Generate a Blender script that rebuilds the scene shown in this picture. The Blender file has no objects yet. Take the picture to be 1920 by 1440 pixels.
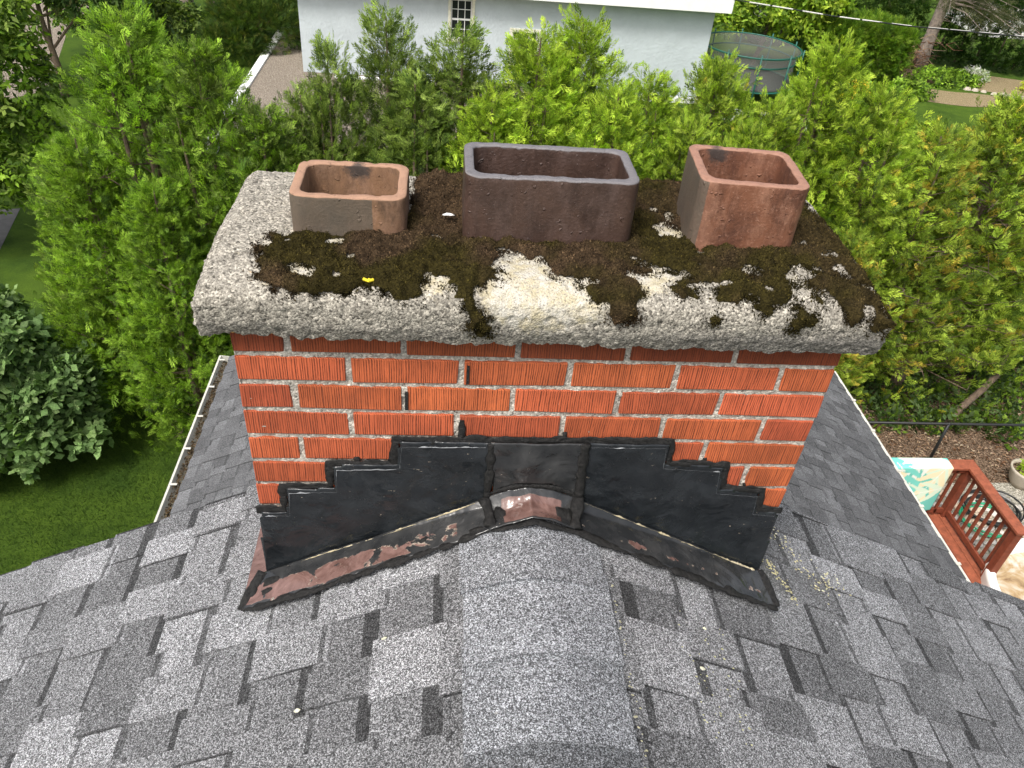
import bpy, bmesh, math, random
import numpy as np
from mathutils import Vector, Matrix
R = math.radians
rnd = random.Random(7)
scn = bpy.context.scene
COL = scn.collection

# ---------------------------------------------------------------- camera, sky, sun, exposure
cam_d = bpy.data.cameras.new('camera'); cam = bpy.data.objects.new('camera', cam_d); COL.objects.link(cam)
cam_d.sensor_width = 36; cam_d.lens = 27.573; cam_d.clip_start = 0.05; cam_d.clip_end = 500
_r = Vector((0.9952714, -0.06159274, 0.0751078)); _u = Vector((-0.02138636, 0.615316, 0.78799038)); _f = Vector((0.09474951, 0.78587057, -0.61108917))
cam.matrix_world = Matrix(((_r.x, _u.x, -_f.x, -0.2062375), (_r.y, _u.y, -_f.y, -1.20584697), (_r.z, _u.z, -_f.z, 0.81660198), (0, 0, 0, 1)))
scn.camera = cam

SUN_EL, SUN_AZ = R(56), R(218)          # azimuth measured clockwise from +Y
w = bpy.data.worlds.new('World'); scn.world = w; w.use_nodes = True
nt = w.node_tree; nt.nodes.clear()
sky = nt.nodes.new('ShaderNodeTexSky'); sky.sky_type = 'NISHITA'; sky.sun_disc = False
sky.sun_elevation = SUN_EL; sky.sun_rotation = SUN_AZ; sky.air_density = 1.0; sky.dust_density = 6.0; sky.ozone_density = 1.0
hs = nt.nodes.new('ShaderNodeHueSaturation'); hs.inputs['Saturation'].default_value = 0.45
bg = nt.nodes.new('ShaderNodeBackground'); bg.inputs['Strength'].default_value = 0.14
wo = nt.nodes.new('ShaderNodeOutputWorld')
nt.links.new(sky.outputs[0], hs.inputs['Color']); nt.links.new(hs.outputs[0], bg.inputs['Color']); nt.links.new(bg.outputs[0], wo.inputs['Surface'])
sd = bpy.data.lights.new('sun', 'SUN'); sd.energy = 1.8; sd.angle = R(14); sd.color = (1.0, 0.96, 0.9)
so = bpy.data.objects.new('sun', sd); COL.objects.link(so)
sdir = Vector((math.sin(SUN_AZ)*math.cos(SUN_EL), math.cos(SUN_AZ)*math.cos(SUN_EL), math.sin(SUN_EL)))
so.rotation_euler = sdir.to_track_quat('Z', 'Y').to_euler()
scn.view_settings.view_transform = 'Standard'; scn.view_settings.look = 'None'; scn.view_settings.gamma = 1
scn.view_settings.exposure = 0.75

# ---------------------------------------------------------------- helpers: noise
def _h(ix, iy, iz, seed):
    n = (ix*374761393 + iy*668265263 + iz*2147483647 + seed*974634777).astype(np.int64) & 0xffffffff
    n = ((n ^ (n >> 13))*1274126177) & 0xffffffff
    n = ((n ^ (n >> 15))*2246822519) & 0xffffffff
    return ((n ^ (n >> 16)) & 0xffffff)/float(0xffffff)
def vnoise(x, y, z=0.0, seed=0):
    x = np.asarray(x, float); y = np.asarray(y, float)+0*x; z = np.asarray(z, float)+0*x
    ix, iy, iz = np.floor(x).astype(np.int64), np.floor(y).astype(np.int64), np.floor(z).astype(np.int64)
    fx, fy, fz = x-ix, y-iy, z-iz
    fx, fy, fz = [t*t*(3-2*t) for t in (fx, fy, fz)]
    def L(a, b, t): return a+(b-a)*t
    c = lambda a, b, d: _h(ix+a, iy+b, iz+d, seed)
    return L(L(L(c(0,0,0), c(1,0,0), fx), L(c(0,1,0), c(1,1,0), fx), fy), L(L(c(0,0,1), c(1,0,1), fx), L(c(0,1,1), c(1,1,1), fx), fy), fz)
def fbm(x, y, z=0.0, seed=0, o=4):
    s = 0; a = 0.5; t = 0; k = 1.0
    for i in range(o):
        s = s+a*vnoise(np.asarray(x)*k, np.asarray(y)*k, np.asarray(z)*k, seed+i); t += a; a *= .5; k *= 2.03
    return s/t
def inpoly(px, py, P):
    c = np.zeros(px.shape, bool); n = len(P)
    for i in range(n):
        x0, y0 = P[i]; x1, y1 = P[(i+1) % n]
        if y0 == y1: continue
        c ^= ((y0 > py) != (y1 > py)) & (px < (x1-x0)*(py-y0)/(y1-y0)+x0)
    return c
# ---------------------------------------------------------------- helpers: objects
def tag(o, label=None, cat=None, group=None, kind=None):
    if label: o['label'] = label
    if cat: o['category'] = cat
    if group: o['group'] = group
    if kind: o['kind'] = kind
    return o
def empty(name, loc=(0,0,0), rz=0):
    o = bpy.data.objects.new(name, None); COL.objects.link(o); o.location = loc; o.rotation_euler = (0,0,rz); o.empty_display_size = .1
    return o
def link(name, me, parent=None, loc=None):
    o = bpy.data.objects.new(name, me); COL.objects.link(o)
    if parent: o.parent = parent
    if loc is not None: o.location = loc
    return o
def raw_mesh(name, V, F, mat=None, C=None, smooth=False):
    """V (N,3), F (M,k) numpy arrays or list of tuples; C per-vertex colours (N,3)"""
    me = bpy.data.meshes.new(name)
    if isinstance(F, np.ndarray):
        V = np.asarray(V, np.float32); M, k = F.shape
        me.vertices.add(len(V)); me.vertices.foreach_set('co', V.ravel())
        me.loops.add(M*k); me.loops.foreach_set('vertex_index', F.astype(np.int32).ravel())
        me.polygons.add(M); me.polygons.foreach_set('loop_start', np.arange(0, M*k, k, dtype=np.int32))
        me.update(calc_edges=True)
    else:
        me.from_pydata([tuple(v) for v in V], [], F); me.update()
    if C is not None:
        C = np.asarray(C, np.float32); a = me.color_attributes.new('Col', 'FLOAT_COLOR', 'POINT')
        a.data.foreach_set('color', np.concatenate([C, np.ones((len(C), 1), np.float32)], 1).ravel())
    if mat: me.materials.append(mat)
    if smooth: me.polygons.foreach_set('use_smooth', np.ones(len(me.polygons), bool))
    me.update()
    return me
class MB:
    """collects solids into one mesh"""
    def __init__(s): s.v = []; s.f = []; s.c = []; s.m = []; s.col = (1,1,1); s.mi = 0
    def add(s, vs, fs):
        n = len(s.v); s.v += [tuple(v) for v in vs]; s.c += [s.col]*len(vs); s.f += [tuple(i+n for i in f) for f in fs]; s.m += [s.mi]*len(fs); return s
    def hexa(s, p):  # 8 points: bottom 4 ccw, top 4 ccw
        return s.add(p, [(0,3,2,1), (4,5,6,7), (0,1,5,4), (1,2,6,5), (2,3,7,6), (3,0,4,7)])
    def box(s, x0, x1, y0, y1, z0, z1):
        return s.hexa([(x0,y0,z0),(x1,y0,z0),(x1,y1,z0),(x0,y1,z0),(x0,y0,z1),(x1,y0,z1),(x1,y1,z1),(x0,y1,z1)])
    def bar(s, a, b, wd, h, up=(0,0,1)):
        a = Vector(a); b = Vector(b); d = (b-a).normalized(); u = Vector(up); sx = d.cross(u)
        if sx.length < 1e-4: sx = d.cross(Vector((1,0,0)))
        sx.normalize(); u = sx.cross(d); sx = sx*wd/2; u = u*h/2
        return s.hexa([a-sx-u, a+sx-u, b+sx-u, b-sx-u, a-sx+u, a+sx+u, b+sx+u, b-sx+u])
    def tube(s, pts, rad, n=8, cap=True, squash=None, closed=False):
        pts = [Vector(p) for p in pts]; m = len(pts); rs = rad if hasattr(rad, '__len__') else [rad]*m
        vs = []; prev = None
        for i, p in enumerate(pts):
            d = (pts[(i+1) % m]-pts[i-1]) if closed else (pts[min(i+1, m-1)]-pts[max(i-1, 0)])
            d.normalize()
            if prev is None:
                x = d.cross(Vector((0,0,1)))
                if x.length < 1e-3: x = d.cross(Vector((0,1,0)))
            else: x = prev-d*prev.dot(d)
            x.normalize(); prev = x; y = d.cross(x)
            for k in range(n):
                a = 2*math.pi*k/n; v = (x*math.cos(a)+y*math.sin(a))*rs[i]
                if squash: v = Vector((v.x*squash[0], v.y*squash[1], v.z*squash[2]))
                vs.append(p+v)
        fs = [(i*n+k, i*n+(k+1) % n, ((i+1) % m)*n+(k+1) % n, ((i+1) % m)*n+k) for i in range(m if closed else m-1) for k in range(n)]
        if cap and not closed: fs += [tuple(range(n))[::-1], tuple((m-1)*n+k for k in range(n))]
        return s.add(vs, fs)
    def prism(s, poly, d):  # planar polygon extruded by vector d
        n = len(poly); d = Vector(d); P = [Vector(p) for p in poly]
        return s.add(P+[p+d for p in P], [tuple(range(n))[::-1], tuple(range(n, 2*n))]+[(i, (i+1) % n, (i+1) % n+n, i+n) for i in range(n)])
    def build(s, name, mats, parent=None, smooth=False, bevel=0, loc=None):
        me = bpy.data.meshes.new(name); me.from_pydata(s.v, [], s.f)
        a = me.color_attributes.new('Col', 'FLOAT_COLOR', 'POINT')
        for i, c in enumerate(s.c): a.data[i].color = (c[0], c[1], c[2], 1)
        for m in (mats if isinstance(mats, (list, tuple)) else [mats]): me.materials.append(m)
        me.polygons.foreach_set('material_index', s.m)
        bm = bmesh.new(); bm.from_mesh(me); bmesh.ops.recalc_face_normals(bm, faces=bm.faces); bm.to_mesh(me); bm.free()
        if smooth: me.polygons.foreach_set('use_smooth', [True]*len(me.polygons))
        me.update(); o = link(name, me, parent, loc)
        if bevel:
            b = o.modifiers.new('bevel', 'BEVEL'); b.width = bevel; b.segments = 2; b.limit_method = 'ANGLE'; b.angle_limit = R(40)
        return o
# ---------------------------------------------------------------- helpers: materials
class Mat:
    def __init__(s, name):
        s.m = bpy.data.materials.new(name); s.m.use_nodes = True; s.t = s.m.node_tree; s.t.nodes.clear()
        s.out = s.n('ShaderNodeOutputMaterial'); s.b = s.n('ShaderNodeBsdfPrincipled'); s.l(s.b.outputs[0], s.out.inputs['Surface'])
        s.co = s.n('ShaderNodeTexCoord').outputs['Object']
    def n(s, t, **k):
        n = s.t.nodes.new(t)
        for a, b in k.items(): setattr(n, a, b)
        return n
    def l(s, a, b): s.t.links.new(a, b)
    def val(s, x, sock):
        if isinstance(x, (int, float)): sock.default_value = x
        elif isinstance(x, tuple): sock.default_value = (x[0], x[1], x[2], 1) if len(sock.default_value) == 4 else x
        else: s.l(x, sock)
    def map(s, sc, src=None):
        m = s.n('ShaderNodeMapping'); m.inputs['Scale'].default_value = sc; s.l(src or s.co, m.inputs['Vector']); return m.outputs[0]
    def noise(s, scale, detail=4, rough=.55, vec=None, dist=0):
        n = s.n('ShaderNodeTexNoise'); n.inputs['Scale'].default_value = scale; n.inputs['Detail'].default_value = detail
        n.inputs['Roughness'].default_value = rough; n.inputs['Distortion'].default_value = dist; s.l(vec or s.co, n.inputs['Vector']); return n.outputs['Fac']
    def vor(s, scale, vec=None, feat='F1', out='Color'):
        n = s.n('ShaderNodeTexVoronoi', feature=feat); n.inputs['Scale'].default_value = scale; s.l(vec or s.co, n.inputs['Vector']); return n.outputs[out]
    def rgb2v(s, c):
        n = s.n('ShaderNodeSeparateColor'); s.l(c, n.inputs[0]); return n.outputs[0]
    def ramp(s, f, stops, interp='LINEAR'):
        n = s.n('ShaderNodeValToRGB'); e = n.color_ramp; e.interpolation = interp
        while len(e.elements) < len(stops): e.elements.new(.5)
        for el, (p, c) in zip(e.elements, stops):
            el.position = p; el.color = (c, c, c, 1) if isinstance(c, (int, float)) else (*c, 1)
        s.l(f, n.inputs[0]); return n.outputs[0]
    def mix(s, f, a, b, mode='MIX'):
        n = s.n('ShaderNodeMix', data_type='RGBA', blend_type=mode); s.val(f, n.inputs[0]); s.val(a, n.inputs[6]); s.val(b, n.inputs[7]); return n.outputs[2]
    def math(s, op, a, b=0.0):
        n = s.n('ShaderNodeMath', operation=op); s.val(a, n.inputs[0]); s.val(b, n.inputs[1]); return n.outputs[0]
    def attr(s, nm='Col'):
        n = s.n('ShaderNodeAttribute'); n.attribute_name = nm; return n.outputs['Color']
    def bump(s, h, strength=.5, dist=.01, prev=None):
        n = s.n('ShaderNodeBump'); n.inputs['Strength'].default_value = strength; n.inputs['Distance'].default_value = dist
        s.l(h, n.inputs['Height'])
        if prev is not None: s.l(prev, n.inputs['Normal'])
        return n.outputs[0]
    def done(s, color, rough=.7, normal=None, spec=.5, metal=0):
        s.val(color, s.b.inputs['Base Color']); s.val(rough, s.b.inputs['Roughness']); s.b.inputs['Specular IOR Level'].default_value = spec
        s.val(metal, s.b.inputs['Metallic'])
        if normal is not None: s.l(normal, s.b.inputs['Normal'])
        return s.m
def simple(name, col, rough=.6, var=.25, scale=8, bump=.2, bd=.004, spec=.4, metal=0):
    m = Mat(name); n = m.noise(scale, 6, .65)
    c = m.mix(m.ramp(n, [(.3, 0.0), (.7, 1.0)]), tuple(x*(1-var) for x in col), tuple(min(1, x*(1+var)) for x in col))
    return m.done(c, rough, m.bump(m.noise(scale*8, 4), bump, bd), spec, metal)
def leaf_mat(name, trans=.4, rough=.62, fine=60):
    m = Mat(name); c = m.attr(); v = m.ramp(m.noise(fine, 3), [(.3, .65), (.7, 1.3)]); c = m.mix(1.0, c, v, 'MULTIPLY')
    m.done(c, rough, None, .2)
    t = m.n('ShaderNodeBsdfTranslucent'); m.l(m.mix(1.0, c, (1.25, 1.35, .5), 'MULTIPLY'), t.inputs['Color'])
    x = m.n('ShaderNodeMixShader'); x.inputs[0].default_value = trans; m.l(m.b.outputs[0], x.inputs[1]); m.l(t.outputs[0], x.inputs[2]); m.l(x.outputs[0], m.out.inputs['Surface'])
    return m.m

def m_shingle(name, scale, lo, hi, g=1.0, blue=False):
    m = Mat(name); v = m.rgb2v(m.vor(scale)); v2 = m.rgb2v(m.vor(scale*.47))
    k = m.ramp(v, [(0, lo), (.35, lo*1.5), (.6, 1.0), (.85, hi*.7), (1, hi)])
    k2 = m.ramp(v2, [(0, .7), (1, 1.3)])
    c = m.mix(1.0, m.mix(1.0, m.attr(), k, 'MULTIPLY'), k2, 'MULTIPLY')
    big = m.ramp(m.noise(5, 5, .6), [(.3, .85), (.7, 1.15)])
    c = m.mix(1.0, c, big, 'MULTIPLY')
    lich = m.ramp(m.noise(38, 6, .7), [(.69, 0.0), (.73, 1.0)])
    c = m.mix(m.math('MULTIPLY', lich, .5), c, (.42, .42, .36))
    h = m.vor(scale, feat='F1', out='Distance')
    return m.done(c, .9, m.bump(h, .7, .002*g), .25)
M = {}
M['granules'] = m_shingle('granule shingles', 570, .24, 2.5)
M['granules_far'] = m_shingle('granule shingles lower roof', 300, .5, 1.6)
def m_brick():
    m = Mat('combed red brick')
    sx = m.n('ShaderNodeSeparateXYZ'); m.l(m.co, sx.inputs[0]); xy = m.math('ADD', sx.outputs[0], sx.outputs[1])
    ph = m.math('ADD', m.math('MULTIPLY', xy, 6.2832/.0046), m.math('MULTIPLY', m.noise(1.0, 2, .5, m.map((60, 60, 4))), 14.0))
    wv = m.math('ADD', m.math('MULTIPLY', m.math('SINE', ph), .5), .5)
    dep = m.noise(1.0, 3, .7, m.map((210, 210, 7)))
    pit = m.ramp(m.noise(1.0, 2, .6, m.map((900, 900, 90))), [(.35, .45), (.6, 1.0)])
    line = m.math('MULTIPLY', m.ramp(wv, [(.5, 0.0), (.85, 1.0)]), m.ramp(dep, [(.38, .18), (.56, 1.0)]))
    g = m.math('SUBTRACT', 1.0, m.math('MULTIPLY', line, pit))
    blotch = m.ramp(m.noise(9, 5, .6), [(.35, .75), (.65, 1.12)])
    soot = m.ramp(m.noise(5, 6, .7, m.map((1, 1, 1.6))), [(.6, 0.0), (.78, .5)])
    c = m.mix(g, (.125, .032, .017), m.mix(1.0, m.attr(), blotch, 'MULTIPLY'))
    c = m.mix(soot, c, m.mix(g, (.035, .02, .016), (.2, .06, .035)))
    lime = m.ramp(m.noise(45, 6, .75), [(.66, 0.0), (.75, .55)])
    c = m.mix(lime, c, (.45, .33, .27))
    return m.done(c, .82, m.bump(g, .8, .002), .3)
M['brick'] = m_brick()
def m_conc(name, base, dark, white, spread=1):
    m = Mat(name); a = m.n('ShaderNodeSeparateColor'); m.l(m.attr(), a.inputs[0])
    agg = m.rgb2v(m.vor(240)); fine = m.noise(260, 5, .75); mid = m.noise(28, 6, .75)
    c = m.mix(m.ramp(fine, [(.36, 0.0), (.56, 1.0)]), dark, base)
    c = m.mix(m.ramp(agg, [(.7, 0.0), (.9, .85)]), c, tuple(min(.9, x*1.5) for x in base))
    c = m.mix(m.ramp(agg, [(.05, .8), (.16, 0.0)]), c, tuple(x*.6 for x in dark))
    c = m.mix(m.ramp(mid, [(.3, .55), (.52, 0.0)]), c, tuple(x*.8 for x in dark))
    # r channel: white lichen/lime, g: dark weather stain, b: ochre lichen
    wmask = m.ramp(m.math('ADD', a.outputs[0], m.math('MULTIPLY', m.math('SUBTRACT', m.noise(90, 6, .75), .5), 1.6)), [(.42, 0.0), (.8, .95)])
    c = m.mix(wmask, c, m.mix(m.ramp(m.noise(35, 5, .7), [(.4, 0.0), (.6, 1.0)]), white, (white[0]*.86, white[1]*.8, white[2]*.62)))
    c = m.mix(m.ramp(fine, [(.38, .75), (.48, 0.0)]), c, tuple(x*1.8 for x in dark))
    dmask = m.ramp(m.math('ADD', a.outputs[1], m.math('MULTIPLY', m.math('SUBTRACT', m.noise(60, 6, .8), .5), 1.2)), [(.4, 0.0), (.9, .8)])
    c = m.mix(dmask, c, m.mix(m.ramp(fine, [(.4, 0.0), (.6, 1.0)]), (.035, .033, .03), (.2, .19, .175)))
    omask = m.ramp(m.math('ADD', a.outputs[2], m.math('MULTIPLY', m.math('SUBTRACT', m.noise(70, 4, .7), .5), 1.5)), [(.5, 0.0), (.65, .7)])
    c = m.mix(omask, c, (.55, .3, .07))
    h = m.math('ADD', m.math('MULTIPLY', fine, .6), m.math('MULTIPLY', m.vor(240, out='Distance'), -.7))
    return m.done(c, .92, m.bump(h, .8, .003), .2)
M['concrete'] = m_conc('exposed aggregate concrete', (.35, .325, .275), (.075, .068, .056), (.50, .475, .415))
M['mortar'] = m_conc('lime mortar', (.43, .40, .35), (.20, .185, .16), (.6, .56, .5))
def m_moss():
    m = Mat('moss'); c = m.mix(1.0, m.attr(), m.ramp(m.noise(260, 4, .8), [(.32, .3), (.68, 2.1)]), 'MULTIPLY')
    return m.done(c, .95, m.bump(m.noise(330, 3, .7), 1.0, .004), .1)
M['moss'] = m_moss()
def m_flue(name, a, b, pit, rough, streak, spec=.4, rim=None):
    m = Mat(name); n = m.noise(13, 8, .75, m.map((1, 1, .6)), .6); c = m.mix(m.ramp(n, [(.38, 0.0), (.6, 1.0)]), a, b)
    at = m.n('ShaderNodeSeparateColor'); m.l(m.attr(), at.inputs[0])
    # r: worn pale rim, g: soot, b: ochre stain
    sp = m.ramp(m.noise(130, 5, .8), [(.58, 0.0), (.68, .7)])
    c = m.mix(sp, c, pit)
    st = m.ramp(m.noise(16, 6, .75, m.map((1, 1, .35))), [(.50, 0.0), (.68, .6)])
    c = m.mix(st, c, streak)
    def msk(ch, s=14, amp=1.1): return m.ramp(m.math('ADD', at.outputs[ch], m.math('MULTIPLY', m.math('SUBTRACT', m.noise(s, 6, .8), .5), amp)), [(.42, 0.0), (.6, 1.0)])
    rimc = rim or streak; c = m.mix(msk(0, 40, .9), c, m.mix(m.noise(60, 5, .7), tuple(min(1, x*1.15) for x in rimc), tuple(min(1, x*.7) for x in rimc)))
    c = m.mix(m.math('MULTIPLY', msk(1), .9), c, m.mix(m.noise(80, 5, .8), (.012, .01, .009), (.06, .05, .045)))
    c = m.mix(m.math('MULTIPLY', msk(2, 20, .5), .8), c, (.085, .075, .058))
    h = m.math('ADD', m.math('MULTIPLY', m.noise(170, 5, .75), .8), m.math('ADD', m.noise(22, 3), m.ramp(m.noise(75, 2), [(.66, 0.0), (.72, 1.0)])))
    return m.done(c, rough, m.bump(h, .75, .003), spec)
M['flue_small'] = m_flue('clay flue ochre', (.10, .058, .035), (.21, .115, .062), (.09, .05, .03), .75, (.34, .2, .13))
M['flue_dark'] = m_flue('clay flue dark glaze', (.036, .020, .015), (.066, .037, .027), (.14, .09, .075), .45, (.10, .065, .055), .5, (.15, .14, .145))
M['flue_red'] = m_flue('clay flue red', (.075, .030, .018), (.17, .068, .036), (.36, .2, .14), .6, (.33, .17, .11), .4, (.3, .16, .11))
def m_tar():
    m = Mat('black sealant'); c = m.mix(m.ramp(m.noise(120, 4), [(.4, 0.0), (.7, 1.0)]), (.008, .008, .008), (.022, .021, .02))
    return m.done(c, .6, m.bump(m.noise(45, 6, .75), 1.0, .01), .3)
M['tar'] = m_tar()
def m_flash(name, lo, hi, c0=(.010, .012, .014), c1=(.020, .023, .026)):
    m = Mat(name); c = m.mix(m.ramp(m.noise(14, 5, .6), [(.4, 0.0), (.7, 1.0)]), c0, c1)
    at = m.rgb2v(m.attr())
    k = m.math('ADD', at, m.math('MULTIPLY', m.math('SUBTRACT', m.noise(15, 6, .62, None, .6), .5), 1.7))
    brown = m.mix(m.ramp(m.noise(22, 6, .7, None, 1.0), [(.35, 0.0), (.7, 1.0)]), (.085, .045, .037), (.20, .12, .105))
    edge = m.ramp(k, [(lo-.03, 0.0), (lo, 1.0), (lo+.03, 0.0)])
    c = m.mix(m.ramp(k, [(lo, 0.0), (lo+.012, 1.0)]), c, brown)
    c = m.mix(m.math('MULTIPLY', edge, m.ramp(m.noise(60, 3), [(.48, 0.0), (.6, .8)])), c, (.5, .42, .34))
    scr = m.ramp(m.noise(1.0, 5, .8, m.map((60, 200, 130))), [(.675, 0.0), (.70, .9)])
    c = m.mix(scr, c, (.6, .5, .38))
    dull = m.ramp(m.noise(7, 5, .6, None, 1.2), [(.4, .08), (.68, .42)])
    nb = m.bump(m.noise(11, 3, .5, None, .8), .5, .02); nb = m.bump(m.noise(70, 5, .7), .1, .003, nb)
    return m.done(c, dull, nb, .5)
M['flash'] = m_flash('black painted flashing', 1.35, 1.0)
M['apron'] = m_flash('worn metal flashing', .62, .8, (.018, .019, .020), (.045, .045, .045))
M['white_metal'] = simple('white painted metal', (.5, .49, .43), .5, .12, 12, .1)
M['edge_glint'] = simple('painted edge glint', (.2,.21,.22), .35, .3, 60, .1, .002, .5)  # pale colour for the painted glint lines on the flashing
M['stucco'] = simple('pale blue stucco', (.46, .51, .53), .9, .09, 1.3, .9, .02)
M['white_paint'] = simple('white paint', (.78, .78, .76), .6, .05, 5, .1)
M['dark_glass'] = simple('dark glass', (.02, .022, .025), .12, .2, 3, .05)
M['redwood'] = simple('red stained wood', (.25, .072, .036), .65, .35, 14, .3)
M['redwood2'] = simple('dark red stained wood', (.17, .042, .02), .65, .3, 14, .3)
M['bark'] = simple('bark', (.16, .115, .08), .9, .4, 14, .9, .02)
M['bark_grey'] = simple('grey bark', (.27, .22, .18), .9, .35, 10, .9, .02)
M['twig'] = simple('twig', (.2, .14, .09), .9, .3, 20, .4)
M['leaf'] = leaf_mat('foliage')
M['green_metal'] = simple('green painted tube', (.008, .085, .06), .45, .2, 10, .1)
M['black_plastic'] = simple('black tube', (.015, .016, .016), .45, .3, 10, .1)
M['green_plastic'] = simple('green hose', (.02, .25, .13), .4, .2, 10, .1)
M['siding'] = simple('siding', (.55, .54, .5), .8, .08, 4, .2)
M['terracotta'] = simple('pale pot', (.42, .37, .3), .8, .15, 10, .2)
def m_lawn():
    m = Mat('lawn'); c = m.mix(m.ramp(m.noise(.8, 6, .7), [(.35, 0.0), (.7, 1.0)]), (.045, .09, .012), (.12, .20, .02))
    c = m.mix(m.ramp(m.noise(40, 6, .8), [(.35, .7), (.6, 0.0)]), c, (.022, .045, .008))
    return m.done(c, .95, m.bump(m.noise(60, 5, .8), 1.0, .04), .1)
M['lawn'] = m_lawn()
def m_mulch(name, a, b, d, s=60):
    m = Mat(name); v = m.rgb2v(m.vor(s, m.map((1, 1.6, 1)))); c = m.mix(m.ramp(v, [(.1, 0.0), (.9, 1.0)]), a, b)
    c = m.mix(m.ramp(m.noise(30, 5, .8), [(.42, 1.0), (.55, 0.0)]), c, d)
    return m.done(c, .95, m.bump(m.vor(s, out='Distance'), 1, .03), .1)
M['mulch'] = m_mulch('mulch', (.15, .095, .06), (.42, .30, .21), (.03, .02, .012))
M['gravel'] = m_mulch('gravel', (.22, .18, .14), (.42, .37, .31), (.12, .1, .075), 30)
M['soil'] = m_mulch('bare soil', (.27, .19, .12), (.36, .265, .175), (.12, .13, .05), 20)
M['asphalt'] = simple('asphalt', (.11, .105, .1), .9, .2, 5, .5)
M['paving'] = m_mulch('paver grid', (.34, .32, .27), (.46, .43, .37), (.18, .17, .13), 24)
# ---------------------------------------------------------------- ground
def flat(name, poly, z, mat, sub=None):
    o = link(name, raw_mesh(name, [(x, y, 0) for x, y in poly], [tuple(range(len(poly)))], mat)); o.location.z = z
    tag(o, kind='structure'); return o
G = -7.3
def blob(cx, cy, rx, ry, n=26, amp=.18, seed=0):
    q = random.Random(seed); ph = [q.uniform(0, 6.28) for _ in range(4)]
    return [(cx+rx*math.cos(t)*(1+amp*math.sin(3*t+ph[0])+amp*.5*math.sin(7*t+ph[1])), cy+ry*math.sin(t)*(1+amp*math.sin(2*t+ph[2])+amp*.5*math.sin(5*t+ph[3]))) for t in [2*math.pi*i/n for i in range(n)]]
flat('ground', [(-160,-120),(160,-120),(160,200),(-160,200)], G, M['lawn'])
flat('mulch_bed', [(3.2,6.9),(14.5,6.9),(15,8.5),(14,11),(9,11.6),(3,11.2),(-3.5,11),(-3.8,8.2),(0,7.6)], G+.004, M['mulch'])
flat('stone_bed', [(4.6,2.5),(9.4,2.5),(9.4,7.0),(4.6,6.9)], G+.008, M['paving'])
flat('gravel_yard', [(-5.9,18.6),(3,18.6),(3,24.7),(-4.5,24.7),(-4.5,29.4),(-5.9,29.4)], G+.3, M['gravel'])
flat('gravel_path', [(-11.5,22.5),(-12.3,21.5),(-16,30),(-14.5,38),(-12.6,38),(-13.6,30)], G+.006, M['gravel'])
flat('asphalt_drive', [(-9.8,11),(-8.6,12.0),(-9.2,15.0),(-11,14.5),(-30,10),(-30,5)], G+.005, M['asphalt'])
flat('soil_bed', blob(18.6, 26.9, 2.0, 1.0, seed=3), G+.012, M['soil'])
flat('garden_bed', [(19.5,28.2),(26,26.2),(27,28.5),(21.5,30.2),(19.3,29.6)], G+.016, M['soil'])
flat('needle_litter', blob(17.4, 29.6, 1.8, 1.1, seed=5), G+.02, M['mulch'])

# ---------------------------------------------------------------- house (our own roof)
SL = .475; AN = math.atan(SL); CA, SA = math.cos(AN), math.sin(AN)
house = tag(empty('house', (0, 0, G)), 'house with grey shingled gable roof that the brick chimney straddles, lower wing roof behind', 'house')
def child_fix(o): o.location = (0, 0, -G); return o   # geometry is written in world coordinates
def shingles(name, x0, z0, side, v0, v1, umax, mat, E=.143, seed=1, tint=(.180,.183,.19), contrast=1.0, ragged=.01, band=.34):
    q = random.Random(seed); mb = MB(); N = Vector((side*SA, 0, CA))
    def P(u, v, h): return Vector((x0+side*u*CA, v, z0-u*SA))+N*h
    def slab(ua, ub, va, vb, ha, hb, col, bot=-.004, sk=(0,0)):
        mb.col = col
        p = [P(ua,va,bot+0*ha),P(ub,va+sk[0],bot),P(ub,vb+sk[1],bot),P(ua,vb,bot),P(ua,va,ha),P(ub,va+sk[0],hb),P(ub,vb+sk[1],hb),P(ua,vb,ha)]
        if side < 0: p = [p[1],p[0],p[3],p[2],p[5],p[4],p[7],p[6]]
        mb.hexa(p)
    k = 0; u = .06
    while u < umax:
        v = v0-q.uniform(0, .2); tooth = q.random() < .5; ve = v1+q.uniform(-ragged, ragged)
        while v < ve:
            wd = q.uniform(.08, .17) if tooth else q.uniform(.08, .17)
            vb = min(v+wd, ve)
            g = q.choice([.62, .74, .86, .97, 1.06, 1.2, 1.36]); g = 1+(g-1)*contrast*.9
            g *= q.uniform(.96, 1.04); c = (tint[0]*g, tint[1]*g, tint[2]*g)
            j = q.uniform(-.002, .002)
            if tooth:
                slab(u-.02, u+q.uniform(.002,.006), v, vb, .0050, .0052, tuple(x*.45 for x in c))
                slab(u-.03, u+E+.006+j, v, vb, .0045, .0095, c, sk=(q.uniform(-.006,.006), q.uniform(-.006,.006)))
            else:
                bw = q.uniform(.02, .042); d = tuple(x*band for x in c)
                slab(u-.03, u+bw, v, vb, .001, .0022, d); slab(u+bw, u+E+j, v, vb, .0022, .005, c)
                if q.random() < .6: slab(u, u+E*.98, vb-q.uniform(.003,.006), vb, .0026, .0054, tuple(x*.22 for x in c))  # dark sliver painting the shade in the step beside a tooth
            v = vb; tooth = not tooth
            if q.random() < .04: tooth = not tooth
        u += E; k += 1
    return mb.build(name, mat, house, bevel=0)
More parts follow.
